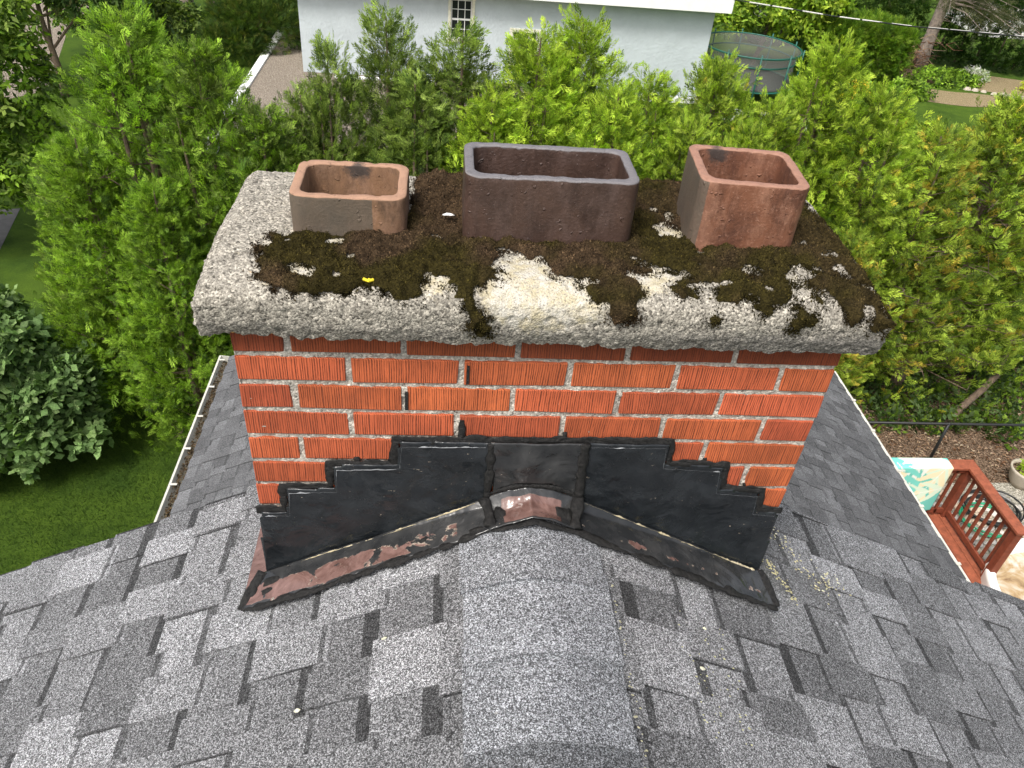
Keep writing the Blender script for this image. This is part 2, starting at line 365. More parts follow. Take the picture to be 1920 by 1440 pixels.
for s, sd_ in ((-1, 11), (1, 23)):
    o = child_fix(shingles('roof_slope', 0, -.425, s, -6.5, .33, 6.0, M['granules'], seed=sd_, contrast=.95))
    tag(o, 'left slope of main shingle roof' if s < 0 else 'right slope of main shingle roof')
    o = child_fix(shingles('lower_roof_slope', .95, -2.70, s, .22, 5.72, 3.6, M['granules_far'], E=.1465, seed=sd_+5, tint=(.115,.117,.122), contrast=.75, band=.7))
    tag(o, 'lower roof slope above the white gutter' if s < 0 else 'lower roof slope beside the red deck')
# deck boards under the shingles, walls
mb = MB()
for x0, z0, ya, yb, um in ((0, -.425, -6.5, .31, 6.0), (.95, -2.70, .21, 5.70, 3.66)):
    for s in (-1, 1):
        a = Vector((x0, ya, z0-.006)); b = Vector((x0+s*um*CA, ya, z0-.006-um*SA)); d = Vector((0, yb-ya, 0)); dz = Vector((0, 0, -.11))
        mb.hexa([a+dz, b+dz, b+d+dz, a+d+dz, a, b, b+d, a+d])
child_fix(mb.build('roof_deck', M['siding'], house))
mb = MB()
mb.prism([(-5.1,.05,-7.3),(5.1,.05,-7.3),(5.1,.05,-2.98),(0,.05,-.56),(-5.1,.05,-2.98)], (0,.14,0))
mb.box(-5.1,-4.96,-6.2,.05,-7.3,-2.98); mb.box(4.96,5.1,-6.2,.05,-7.3,-2.98)
mb.prism([(-2.1,5.3,-7.3),(4.0,5.3,-7.3),(4.0,5.3,-4.29),(.95,5.3,-2.84),(-2.1,5.3,-4.29)], (0,.14,0))
mb.box(-2.1,-1.96,.19,5.3,-7.3,-4.3); mb.box(3.86,4.0,.19,5.3,-7.3,-4.3)
child_fix(mb.build('wall', M['siding'], house))
# ridge caps
def capstrip(name, xc, zc, y0, y1, hw, ex, mat, tint, seed):
    q = random.Random(seed); mb = MB(); y = y0; prof = []
    for i in range(-8, 9):
        t = i/8; s = abs(t)*hw
        r = .06; base = -(math.sqrt((s*CA)**2+r*r)-r)*SL*1.02
        prof.append((math.copysign(s*CA, t), base))
    while y < y1:
        ye = min(y+ex+.05, y1); g = q.choice([.72, .85, 1.0, 1.2, 1.4]); mb.col = tuple(c*g for c in tint)
        jl = q.uniform(-.004, .004); vs = []; fs = []; n = len(prof)
        for (yy, h) in ((y, .012), (ye, .004)):
            for (x, z) in prof: vs.append((xc+x+jl, yy+abs(x)*.02, zc+z+h))
            for (x, z) in prof: vs.append((xc+x+jl, yy+abs(x)*.02, zc+z+h-.008))
        for i in range(n-1): fs += [(i, i+1, 2*n+i+1, 2*n+i), (n+i, 3*n+i, 3*n+i+1, n+i+1), (i, n+i, n+i+1, i+1), (2*n+i, 2*n+i+1, 3*n+i+1, 3*n+i)]
        fs += [(0, 2*n, 3*n, n), (n-1, 2*n-1, 4*n-1, 3*n-1)]
        mb.add(vs, fs); y += ex
    o = mb.build(name, mat, house, smooth=False); return child_fix(o)
capstrip('ridge_cap', 0, -.436, -6.5, -.015, .165, .165, M['granules'], (.158,.165,.176), 5)
capstrip('ridge_cap', .95, -2.69, .2, 5.72, .16, .145, M['granules_far'], (.12,.12,.125), 6)
# gutter on the left eave, drip edge on the right
def gutter():
    mb = MB(); ya, yb = .3, 5.74; sec = [(-2.375,-4.335),(-2.38,-4.40),(-2.46,-4.40),(-2.49,-4.34),(-2.505,-4.285),(-2.525,-4.285),(-2.51,-4.35),(-2.475,-4.415),(-2.365,-4.415),(-2.365,-4.335)]
    mb.prism([(x, ya, z) for x, z in sec], (0, yb-ya, 0)); mb.prism([(-2.36,yb,-4.30),(-2.52,yb,-4.285),(-2.47,yb,-4.41),(-2.36,yb,-4.41)], (0,.006,0))
    g = child_fix(mb.build('gutter', M['white_metal'], house, bevel=.002))
    y = 2.9
    while y < 5.7:
        h = MB(); h.box(-2.515, -2.45, y-.012, y+.012, -4.283, -4.277); h.build('gutter_hanger', M['white_metal'], g, bevel=.002); y += .46
    d = MB(); q = random.Random(4)
    for i in range(2200):
        x = q.uniform(-2.497,-2.38); y = q.uniform(2.2, 5.7); z = -4.355+q.uniform(0,.035); s = q.uniform(.008,.022); a = q.uniform(0, 3.14)
        d.col = q.choice([(.07,.045,.025),(.13,.085,.045),(.2,.15,.09),(.04,.03,.018)])
        dx, dy = s*math.cos(a), s*math.sin(a); d.add([(x-dx,y-dy,z),(x+dy*.4,y-dx*.4,z+.006),(x+dx,y+dy,z+.002),(x-dy*.4,y+dx*.4,z+.008)], [(0,1,2,3)])
    o = d.build('leaf_litter', M['leaf'], g); o['kind'] = 'stuff'
gutter()
mb = MB(); mb.prism([(4.30,.25,-4.300),(4.345,.25,-4.293),(4.350,.25,-4.31),(4.350,.25,-4.40),(4.34,.25,-4.40),(4.34,.25,-4.322),(4.30,.25,-4.312)], (0,5.49,0)); mb.box(4.25,4.338,.25,5.74,-4.46,-4.36)
dripe = child_fix(mb.build('drip_edge', M['white_metal'], house, bevel=.002))
for y in (2.95, 3.63, 4.1, 4.7, 5.2):
    mb = MB(); mb.box(4.31, 4.354, y-.015, y+.015, -4.292, -4.28); mb.build('clip', M['white_metal'], dripe, bevel=.003)

# ---------------------------------------------------------------- chimney
ch = tag(empty('brick_chimney', (0, .2, -.6)), 'wide red brick chimney with mossy concrete crown, black stepped flashing and three clay flues', 'chimney')
def cfix(o): o.location = (0, -.2, .6); return o
CH = .0677; BL = .2007; JT = .012; X0, X1, D1 = -.583, .583, .41
def bricks():
    q = random.Random(3); mb = MB()
    def brick(a, b, c, d, z0, z1):
        g = q.uniform(.78, 1.08); r = q.uniform(-.02, .03); mb.col = ((.50+r)*g, (.114+r*.6)*g, (.045)*g)
        e = lambda: q.uniform(-.0016, .0016)
        mb.col = tuple(v*(.5 if z1 > -.01 else 1) for v in mb.col)  # top course coloured darker: painted shade under the crown, plus weathering
        mb.hexa([(a+e(),c+e(),z0+e()),(b+e(),c+e(),z0+e()),(b+e(),d+e(),z0+e()),(a+e(),d+e(),z0+e()),(a+e(),c+e(),z1+e()),(b+e(),c+e(),z1+e()),(b+e(),d+e(),z1+e()),(a+e(),d+e(),z1+e())])
    W = .09
    for k in range(17):
        z1 = -CH*k-.001 if k else -.003; z0 = -CH*(k+1)+.010; odd = k % 2 == 1
        for face in (0, 1):
            ya, yb = (0, W) if face == 0 else (D1-W, D1)
            x = X0; first = True
            while x < X1-.02:
                L = BL if (odd or not first) else .095
                xe = min(x+L+q.uniform(-.003,.003), X1)
                if X1-xe < .03: xe = X1
                brick(x, xe, ya, yb, z0, z1); x = xe+JT+q.uniform(-.0015,.0015); first = False
        for face in (0, 1):
            xa, xb = (X0, X0+W) if face == 0 else (X1-W, X1)
            ys = [(.1, .302), (.312, .317)] if odd else [(.1, .205), (.215, .317)]
            for a, b in ys:
                if b-a > .02: brick(xa, xb, a, b if b < .31 else .311, z0, z1)
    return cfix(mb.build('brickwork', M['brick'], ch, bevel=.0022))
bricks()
def mortar():
    # four skins, subdivided and roughened, set 5 mm behind the brick faces
    V = []; F = []; C = []
    def skin(o, ux, nx, lenx):
        n1, n2 = int(lenx/.006), int(1.16/.006); base = sum(len(v) for v in V)
        a, b = np.meshgrid(np.linspace(0, lenx, n1), np.linspace(-1.16, -.001, n2), indexing='ij')
        d = (fbm(a*70+o[0]*9, b*70, o[1]*13, 5, 4)-.5)*.0095-.0040
        V.append(np.stack([o[0]+ux[0]*a+nx[0]*d, o[1]+ux[1]*a+nx[1]*d, b], -1).reshape(-1, 3))
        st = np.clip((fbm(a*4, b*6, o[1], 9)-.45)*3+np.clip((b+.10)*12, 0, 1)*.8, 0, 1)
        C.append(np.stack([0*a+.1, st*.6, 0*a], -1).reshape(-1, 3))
        i = np.arange(n1*n2).reshape(n1, n2)+base
        F.append(np.stack([i[:-1,:-1], i[1:,:-1], i[1:,1:], i[:-1,1:]], -1).reshape(-1, 4))
    e = .001
    skin((X0+e, 0), (1, 0), (0, -1), X1-X0-2*e); skin((X1, e), (0, 1), (1, 0), D1-2*e)
    skin((X1-e, D1), (-1, 0), (0, 1), X1-X0-2*e); skin((X0, D1-e), (0, -1), (-1, 0), D1-2*e)
    me = raw_mesh('mortar', np.concatenate(V), np.concatenate(F), M['mortar'], np.concatenate(C), True)
    return cfix(link('mortar', me, ch))
mortar()
mb = MB(); mb.box(-.55,.55,.03,.38,-1.2,-.02); mb.box(-.583,.583,.19,.41,-7.3,-1.16); cfix(mb.build('chimney_core', M['mortar'], ch))
# open joints with black holes
for x, z0, z1, wd in ((-.148,-.122,-.078,.005), (-.266,-.190,-.146,.006), (-.155,-.262,-.215,.0085)):
    mb = MB(); mb.box(x-wd/2, x+wd/2, -.0035, .004, z0, z1); cfix(mb.build('joint_gap', M['tar'], ch))

# ---- concrete crown
PRF = [(-.035,0),(-.047,.03),(-.05,.07),(-.045,.088),(-.03,.10),(0,.108),(.12,.118),(.38,.118),(.44,.105),(.455,.08),(.455,.0)]
SS = [0]
for a, b in zip(PRF, PRF[1:]): SS.append(SS[-1]+math.hypot(b[0]-a[0], b[1]-a[1]))
def prof_at(s):
    y = np.interp(s, SS, [p[0] for p in PRF]); z = np.interp(s, SS, [p[1] for p in PRF])
    y2 = np.interp(s+.006, SS, [p[0] for p in PRF]); z2 = np.interp(s+.006, SS, [p[1] for p in PRF])
    y1 = np.interp(s-.006, SS, [p[0] for p in PRF]); z1 = np.interp(s-.006, SS, [p[1] for p in PRF])
    ty, tz = y2-y1, z2-z1; n = np.hypot(ty, tz)+1e-9
    return y, z, -tz/n, ty/n          # position, outward normal
MOSS = [[(-.543,.211),(-.519,.224),(-.494,.237),(-.476,.239),(-.477,.27),(-.454,.265),(-.272,.28),(-.25,.585),(.1,.6),(.58,.6),(.59,.466),(.606,.392),(.6,.286),(.6,.227),(.61,.175),(.611,.118),(.621,.089),(.624,.051),(.605,.064),(.585,.085),(.571,.111),(.561,.088),(.549,.077),(.527,.094),(.513,.124),(.494,.138),(.481,.168),(.493,.178),(.553,.191),(.54,.2),(.498,.228),(.465,.226),(.431,.204),(.432,.159),(.446,.131),(.433,.106),(.411,.11),(.397,.105),(.395,.086),(.386,.077),(.376,.089),(.377,.108),(.353,.122),(.328,.111),(.302,.102),(.286,.114),(.302,.145),(.303,.164),(.277,.166),(.259,.152),(.262,.133),(.246,.124),(.229,.112),(.215,.128),(.226,.156),(.247,.167),(.254,.196),(.208,.197),(.192,.212),(.173,.214),(.159,.187),(.14,.199),(.126,.173),(.142,.145),(.158,.123),(.144,.105),(.139,.075),(.122,.063),(.098,.065),(.091,.081),(.108,.094),(.09,.107),(.077,.134),(.078,.163),(.044,.152),(.009,.159),(-.009,.19),(-.015,.242),(-.048,.206),(-.056,.238),(-.094,.247),(-.107,.211),(-.109,.16),(-.093,.137),(-.123,.134),(-.145,.12),(-.148,.098),(-.135,.076),(-.104,.04),(-.12,.035),(-.15,.06),(-.163,.094),(-.176,.11),(-.179,.145),(-.204,.146),(-.223,.163),(-.235,.147),(-.243,.099),(-.286,.095),(-.295,.113),(-.315,.138),(-.336,.134),(-.344,.115),(-.367,.102),(-.403,.104),(-.415,.095),(-.43,.101),(-.457,.1),(-.47,.113),(-.49,.112),(-.515,.124),(-.512,.157),(-.526,.184),(-.508,.207)],
 [(-.525,.253),(-.519,.273),(-.499,.268),(-.498,.243)],[(.397,.062),(.43,.08),(.425,.1),(.447,.099),(.474,.077),(.451,.071),(.445,.054),(.433,.068),(.403,.056)],[(.275,.069),(.277,.092),(.285,.09),(.291,.074),(.284,.065)],[(.049,.133),(.068,.134),(.073,.114),(.062,.107)],[(.481,.112),(.496,.118),(.497,.101),(.483,.1)],[(.181,.195),(.191,.199),(.189,.186),(.179,.185)],[(.6,.1),(.626,.1),(.626,.045),(.61,.05)]]
BARE = [[(-.482,.162),(-.466,.176),(-.443,.183),(-.425,.152),(-.421,.135),(-.444,.127),(-.471,.149)],[(-.421,.234),(-.404,.25),(-.386,.27),(-.375,.252),(-.376,.234),(-.401,.225)],[(.218,.469),(.247,.48),(.258,.439),(.283,.418),(.268,.38),(.283,.346),(.271,.306),(.22,.31),(.222,.362),(.251,.387),(.252,.424),(.228,.431)],[(.354,.226),(.381,.221),(.414,.206),(.374,.186),(.36,.203)],[(.499,.312),(.518,.318),(.511,.288),(.491,.278)],[(.562,.3),(.581,.285),(.579,.261),(.554,.259)],[(.146,.236),(.159,.24),(.156,.223),(.144,.222)],[(.252,.239),(.268,.24),(.265,.227),(.251,.226)]]
WHITE = [[(-.145,.124),(-.108,.199),(-.056,.238),(-.029,.278),(-.013,.242),(.009,.159),(.054,.168),(.078,.157),(.09,.095),(.092,.069),(.034,.049),(-.036,.026),(-.109,.061),(-.135,.076)],[(.128,.173),(.163,.2),(.249,.193),(.213,.125),(.158,.094),(.144,.105)],[(.354,.226),(.411,.203),(.426,.19),(.441,.14),(.479,.112),(.481,.168),(.439,.204)],[(-.333,.132),(-.315,.133),(-.292,.103),(-.338,.115)],[(-.238,.12),(-.223,.158),(-.179,.145),(-.176,.107),(-.203,.089),(-.237,.098)]]+BARE
def union(x, s, L, amp, f=55, seed=3):
    wx = x+(fbm(x*f, s*f, 0, seed)-.5)*amp; ws = s+(fbm(x*f, s*f, 5, seed+9)-.5)*amp
    m = np.zeros(x.shape, bool)
    wx = wx+(fbm(x*260, s*260, 1, seed+4, 2)-.5)*amp*.55; ws = ws+(fbm(x*260, s*260, 7, seed+5, 2)-.5)*amp*.55
    for P in L: m |= inpoly(wx, ws, P)
    return m
def blur(a, r, it=2):
    a = a.astype(float)
    for _ in range(it):
        for ax in (0, 1):
            p = np.concatenate([np.repeat(np.take(a, [0], ax), r, ax), a, np.repeat(np.take(a, [-1], ax), r+1, ax)], ax); c = np.cumsum(p, ax); n = a.shape[ax]
            a = (np.take(c, range(2*r, 2*r+n), ax)-np.take(np.insert(c, 0, 0, ax), range(0, n), ax))/(2*r+1)
    return a
XL = .622
def crown_surface(x, s):
    """x, s -> 3-D position and normal of the undisturbed crown with rounded ends"""
    y, z, ny, nz = prof_at(s); nx = 0*x
    e = np.clip((np.abs(x)-(XL-.03))/.03, 0, 1); top = np.clip(nz, 0, 1)
    z = z-top*(1-np.sqrt(1-np.minimum(e, .999)**2))*.028
    nx = np.sign(x)*e*.8; L = np.sqrt(nx*nx+ny*ny+nz*nz)
    return np.stack([x, y, z], -1), np.stack([nx/L, ny/L, nz/L], -1)
def crown():
    st = .0037; nxn = int(2*XL/st); ns = int(SS[-1]/st)
    x, s = np.meshgrid(np.linspace(-XL, XL, nxn), np.linspace(0, SS[-1], ns), indexing='ij')
    P, N = crown_surface(x, s)
    d = (fbm(P[...,0]*150, P[...,1]*150, P[...,2]*150, 2, 3)-.5)*.0052+(fbm(P[...,0]*26, P[...,1]*26, P[...,2]*26, 7, 4)-.5)*.007+(fbm(P[...,0]*7, P[...,1]*7, P[...,2]*7, 8, 2)-.5)*.012
    pit = np.clip(vnoise(P[...,0]*95, P[...,1]*95, P[...,2]*95, 4)-.74, 0, 1)*.03
    P = P+N*(d-pit)[...,None]; P[...,2] += (s < .02)*(fbm(x*60, s*0, 0, 6)-.5)*.014*(1-s/.02)
    P[...,0] = np.where(np.abs(x) < XL-.001, P[...,0], np.sign(x)*XL+np.sign(x)*(fbm(P[...,1]*40, P[...,2]*40, 1, 12)-.5)*.02)
    wm = blur(union(x, s, WHITE, .05, 40), 5)*(.75+.5*fbm(x*30, s*30, 0, 91)); mo = blur(union(x, s, MOSS, .02), 8)
    r = np.clip(wm*.9+np.clip(.42-np.abs(x+.45)*1.1, 0, .4)*(s > .11)*(x < -.2)+.25*mo*(s > .09), 0, 1)
    front = np.clip((.085-s)/.05, 0, 1)
    g = np.clip(front*.56+np.clip((x-.1)*1.0, 0, .35)*front+.25*np.exp(-((x+.12)/.03)**2-((s-.15)/.03)**2), 0, 1)
    b = np.exp(-((x+.53)/.05)**2-((s-.15)/.08)**2)*.35+np.exp(-((x-.02)/.05)**2-((s-.03)/.03)**2)*.25
    C = np.stack([r, g, b], -1).reshape(-1, 3); i = np.arange(nxn*ns).reshape(nxn, ns)
    F = [np.stack([i[:-1,:-1], i[1:,:-1], i[1:,1:], i[:-1,1:]], -1).reshape(-1, 4)]
    V = [P.reshape(-1, 3)]; CC = [C]; base = nxn*ns
    # ends: fill between the profile edge and a centre line, finely divided
    for side, row in ((-1, 0), (1, nxn-1)):
        L = 14; edge = P[row]; half = ns//2
        cen = np.array([side*XL, .2, .055]); t = np.linspace(0, 1, L)[:,None,None]
        Q = edge[None]*(1-t)+np.array([[cen[0]+0*edge[:,0], edge[:,1]*.86+.2*.14, edge[:,2]*.35+.03]]).transpose(0,2,1)*t
        dd = (fbm(Q[...,1]*120, Q[...,2]*120, side, 15, 4)-.5)*.016*(t[...,0] > 0); Q = Q.copy(); Q[...,0] += side*(dd+.006*np.sin(t[...,0]*3.1))
        j = np.arange(L*ns).reshape(L, ns)+base; base += L*ns
        f = np.stack([j[:-1,:-1], j[1:,:-1], j[1:,1:], j[:-1,1:]], -1).reshape(-1, 4); F.append(f if side < 0 else f[:, ::-1])
        V.append(Q.reshape(-1, 3)); CC.append(np.tile([.15, .25, 0], (L*ns, 1)))
        f2 = np.stack([j[-1,:-1], j[-1,1:], j[-1,::-1][:-1], j[-1,::-1][:-1]], -1)
    me = raw_mesh('crown', np.concatenate(V), np.concatenate(F), M['concrete'], np.concatenate(CC), True)
    o = cfix(link('crown', me, ch)); tag(o, 'grey weathered concrete crown, bleached white in patches')
    mb = MB(); mb.box(-.605, .605, -.03, .44, .004, .06); mb.build('underside', M['concrete'], o)
    return o
crn = crown()
def moss():
    st = .0027; nxn = int(2*XL/st); ns = int(SS[-2]/st)
    x, s = np.meshgrid(np.linspace(-XL, XL, nxn), np.linspace(.02, SS[-2], ns), indexing='ij')
    m = union(x, s, MOSS, .024, 85) & ~union(x, s, BARE, .03, 85)
    m |= (fbm(x*70, s*70, 2, 31) > .62) & (blur(m, 6) > .12)
    m &= ~((fbm(x*80, s*80, 2, 41) > .70))
    m &= ~((fbm(x*48, s*48, 2, 43) > .70-.055*(x > .3)) & (x > .15)); m &= ~((fbm(x*30, s*30, 2, 44) > .75) & (s < .3))
    bl = blur(m, 2); thick = np.clip((bl-.45)*2.2, 0, 1)**.7*(.35+.65*blur(m, 6))
    cl = np.abs(fbm(x*38, s*38, 0, 21, 3)-.5)*2
    cell = np.abs(vnoise(x*52, s*52, 0, 27)-.5)*2
    h = thick*(.017-.010*cl-.010*cell+.007*fbm(x*14, s*14, 1, 22))+(fbm(x*200, s*200, 0, 23, 2)-.5)*.005*thick+.0005
    P, N = crown_surface(x, s)
    base = (fbm(P[...,0]*26, P[...,1]*26, P[...,2]*26, 7, 4)-.5)*.007+(fbm(P[...,0]*7, P[...,1]*7, P[...,2]*7, 8, 2)-.5)*.012
    P = P+N*(base+h+.0005)[...,None]
    dry = np.clip((fbm(x*9, s*9, 3, 25)-.42)*5+.8*np.clip((s-.28)/.15, 0, 1), 0, 1)
    green = np.array([.025, .020, .005]); brown = np.array([.044, .028, .016])
    dry = dry*np.clip(1.3-np.clip((x-.25)*3, 0, 1), 0, 1)*.9
    C = green*(1-dry[...,None])+brown*dry[...,None]; C = C*(.5+.9*fbm(x*90, s*90, 0, 26))[...,None]*(1.0-.5*cl)[...,None]
    keep = bl > .42; i = np.arange(nxn*ns).reshape(nxn, ns)
    fm = keep[:-1,:-1] & keep[1:,:-1] & keep[1:,1:] & keep[:-1,1:]
    F = np.stack([i[:-1,:-1], i[1:,:-1], i[1:,1:], i[:-1,1:]], -1)[fm]
    used = np.zeros(nxn*ns, bool); used[F.ravel()] = True; mp = np.cumsum(used)-1
    me = raw_mesh('moss', P.reshape(-1, 3)[used], mp[F], M['moss'], C.reshape(-1, 3)[used], True)
    o = link('moss', me, crn); o['kind'] = 'stuff'; o['label'] = 'dark green and brown moss spread over the crown'
    # short shoots
    g = np.random.default_rng(5); K = 90000; idx = np.argwhere(keep & (thick > .25)); idx = idx[g.integers(0, len(idx), K)]
    p = P[idx[:,0], idx[:,1]]; n = N[idx[:,0], idx[:,1]]; col = C[idx[:,0], idx[:,1]]*g.uniform(.5, 3.6, (K,1))
    p = p+g.normal(0, .0012, (K,3))-n*.001; dr = n+g.normal(0, .5, (K,3)); dr /= np.linalg.norm(dr, axis=1)[:,None]
    sd = np.cross(dr, g.normal(0, 1, (K,3))); sd /= np.linalg.norm(sd, axis=1)[:,None]
    ln = g.uniform(.002, .0055, (K,1)); wd = .0011
    V = np.stack([p-sd*wd, p+sd*wd, p+dr*ln], 1).reshape(-1, 3)
    me = raw_mesh('moss_shoots', V, np.arange(3*K).reshape(K, 3), M['moss'], np.repeat(col, 3, 0))
    q = link('moss_shoots', me, crn); q['kind'] = 'stuff'
    # thinning fringe: tiny tufts on the bare concrete around the mats
    fr = blur(m, 4); K = 34000; idx = np.argwhere((fr > .02) & (fr < .55)); pr = fr[idx[:,0], idx[:,1]]**1.3*(vnoise(idx[:,0]*.16, idx[:,1]*.16, 0, 47)**3+.02); idx = idx[g.choice(len(idx), K, p=pr/pr.sum())]
    Pb, Nb = crown_surface(x, s); p = (Pb+Nb*(base+.0008)[...,None])[idx[:,0], idx[:,1]]; n = N[idx[:,0], idx[:,1]]; col = C[idx[:,0], idx[:,1]]*g.uniform(.4, 1.6, (K,1))
    p = p+g.normal(0, .0016, (K,3)); p = p-n*.001; dr = n+g.normal(0, .7, (K,3)); dr /= np.linalg.norm(dr, axis=1)[:,None]
    sd = np.cross(dr, g.normal(0, 1, (K,3))); sd /= np.linalg.norm(sd, axis=1)[:,None]; ln = g.uniform(.0025, .006, (K,1))
    V = np.stack([p-sd*.0016, p+sd*.0016, p+dr*ln], 1).reshape(-1, 3)
    me = raw_mesh('moss_fringe', V, np.arange(3*K).reshape(K, 3), M['moss'], np.repeat(col, 3, 0)); q = link('moss_fringe', me, crn); q['kind'] = 'stuff'
moss()
mb = MB(); mb.col = (.8,.66,.05)
for a in range(6): mb.tube([(-.327+.002*a*(-1)**a, -.021, .112+.001*a), (-.327+.004*math.cos(a), -.022+.004*math.sin(a), .115)], [.003,.002], 6)
cfix(tag(mb.build('lichen', M['leaf'], ch), 'bright yellow speck of lichen on the crown edge'))
# ---- flue tiles: rounded square pipes
def flue(name, x0, x1, y0, y1, zt, mat, label, rz=0, wall=.018, rad=.027, rim=1.0, soot=None, patch=None, seed=0):
    cx, cy = (x0+x1)/2, (y0+y1)/2; hx, hy = (x1-x0)/2, (y1-y0)/2; q = np.random.default_rng(seed)
    def ring(ax, ay, r, n=12):
        pts = []
        for (sx, sy, a0) in ((1,1,0), (-1,1,90), (-1,-1,180), (1,-1,270)):
            for k in range(n+1):
                a = R(a0+90*k/n); pts.append((sx*(ax-r)+r*math.cos(a), sy*(ay-r)+r*math.sin(a)))
        out = []; per = pts+[pts[0]]
        for a, b in zip(per, per[1:]):
            L = math.hypot(b[0]-a[0], b[1]-a[1]); m = max(1, int(L/.006))
            for i in range(m): out.append((a[0]+(b[0]-a[0])*i/m, a[1]+(b[1]-a[1])*i/m))
        return np.array(out)
    O = ring(hx, hy, rad); I = O*np.array([(hx-wall)/hx, (hy-wall)/hy])
    zb = .06; H = zt-zb; lev = []
    n = 26
    for k in range(n+1): lev.append((0, zb+(H-.0035)*k/n, 0))
    for t, dz in ((.03, -.0012), (.09, 0), (.3, .0003), (.5, .0006), (.7, .0003), (.91, 0), (.97, -.0012)): lev.append((t, zt+dz, 1))
    for k in range(20): lev.append((1, zt-.0035-(.34)*(k/19)**1.3, 2))
    V = []; C = []
    for t, z, part in lev:
        r = O*(1-t)+I*t; wob = (fbm(r[:,0]*30, r[:,1]*30, z*30, 60+seed)-.5)*(.002 if part != 1 else .002)
        d = r/np.linalg.norm(r, axis=1)[:,None]
        zz = z+0*r[:,0]+((fbm(r[:,0]*60, r[:,1]*60, 0, 70+seed)-.5)*.0032 -np.clip(vnoise(r[:,0]*75, r[:,1]*75, 3, 80+seed)-.84, 0, 1)*.018 if z > zt-.012 else 0)
        V.append(np.column_stack([r+d*wob[:,None], zz]))
        rr = np.full(len(r), .0 if part == 0 else (.75*rim if part == 1 else 0.0))
        if part == 0: rr += np.clip((z-(zt-.012))/.012, 0, 1)*.4*rim
        if part == 2: rr += np.clip((z-(zt-.016))/.012, 0, 1)*.35*rim
        gg = np.zeros(len(r))
        if part == 2: gg += .22+np.clip((zt-.05-z)/.15, 0, 1)*.7
        if soot and part >= 1: gg += soot[2]*np.exp(-((r[:,0]-soot[0])/soot[1])**2)*(r[:,1] > 0)*np.exp(-((z-zt)/.035)**2)
        bb = np.zeros(len(r))
        if patch and part == 0: bb += ((r[:,0] < patch) & ((r[:,1] < 0) | (patch < -.05)))*.9
        C.append(np.column_stack([rr, gg, bb]))
    m = len(O); nl = len(V); i = np.arange(m); F = []
    for k in range(nl-1): F.append(np.stack([k*m+i, k*m+(i+1) % m, (k+1)*m+(i+1) % m, (k+1)*m+i], -1))
    me = raw_mesh(name, np.concatenate(V), np.concatenate(F), mat, np.concatenate(C), True)
    o = link(name, me, ch); o.location = (cx, cy-.2, .6); o.rotation_euler.z = rz; o['label'] = label; return o
flue('flue_tile', -.481, -.270, .125, .292, .197, M['flue_small'], 'short ochre and grey clay flue with black soot at its back rim', soot=(.01,.03,.62), patch=.045, seed=1)
flue('flue_tile', -.165, .157, .122, .290, .250, M['flue_dark'], 'wide dark brown glazed flue with pale grey rim', seed=2, rim=1.15)
flue('flue_tile', .280, .487, .128, .318, .255, M['flue_red'], 'tall red clay flue at the mossy end', rz=R(-5), soot=(-.045,.022,.5), patch=-.088, seed=3, rim=.9)
# ---- flashing
def zr(x): return -.4145-SL*abs(x)
def surf(x): return max(zr(x), -.425-(math.sqrt(x*x+.0036)-.06)*.4845)
FL = [(-.583,-.476),(-.526,-.475),(-.521,-.405),(-.423,-.4),(-.419,-.336),(-.289,-.331),(-.284,-.269),(-.087,-.265)]
FR = [(.094,-.262),(.285,-.263),(.29,-.321),(.418,-.328),(.426,-.396),(.523,-.404),(.527,-.462),(.583,-.468)]
CRL = [(-.096,-.428),(-.224,-.495),(-.343,-.557),(-.466,-.613),(-.594,-.681)]
CRR = [(.594,-.679),(.406,-.582),(.264,-.509),(.100,-.425)]
dn = lambda P: [(x, z-.014) for x, z in P]
def panel(name, poly, y0, th=.003, mat='flash', tone=0.0):
    xs = [p[0] for p in poly]; zs = [p[1] for p in poly]; st = .006
    n1 = int((max(xs)-min(xs))/st)+2; n2 = int((max(zs)-min(zs))/st)+2
    x, z = np.meshgrid(np.linspace(min(xs)-.002, max(xs)+.002, n1), np.linspace(min(zs)-.002, max(zs)+.002, n2), indexing='ij')
    m = inpoly(x, z, poly)
    y = y0-(fbm(x*16, z*16, y0, 33, 3)-.5)*.0105-(fbm(x*5, z*5, 0, 34, 2)-.5)*.008-.002
    i = np.arange(n1*n2).reshape(n1, n2); fm = m[:-1,:-1] & m[1:,:-1] & m[1:,1:] & m[:-1,1:]
    F = np.stack([i[:-1,:-1], i[1:,:-1], i[1:,1:], i[:-1,1:]], -1)[fm]; used = np.zeros(n1*n2, bool); used[F.ravel()] = True; mp = np.cumsum(used)-1
    V = np.stack([x, y, z], -1).reshape(-1, 3)[used]
    me = raw_mesh(name, V, mp[F], M[mat], np.full((len(V), 3), tone), True); o = cfix(link(name, me, ch))
    so_ = o.modifiers.new('thick', 'SOLIDIFY'); so_.thickness = th; so_.offset = 0; return o
panel('step_flashing', FL+[(-.083,-.435)]+dn(CRL)+[(-.595,-.60)], -.006)
panel('step_flashing', FR+[(.592,-.60)]+dn(CRR)+[(.094,-.43)], -.006)
tag(panel('ridge_flashing', [(-.098,-.262),(.1,-.26),(.104,-.42),(.04,-.385),(-.03,-.385),(-.085,-.42)], -.010, mat='apron', tone=.30), 'dark centre flashing with rusty patches above the ridge')
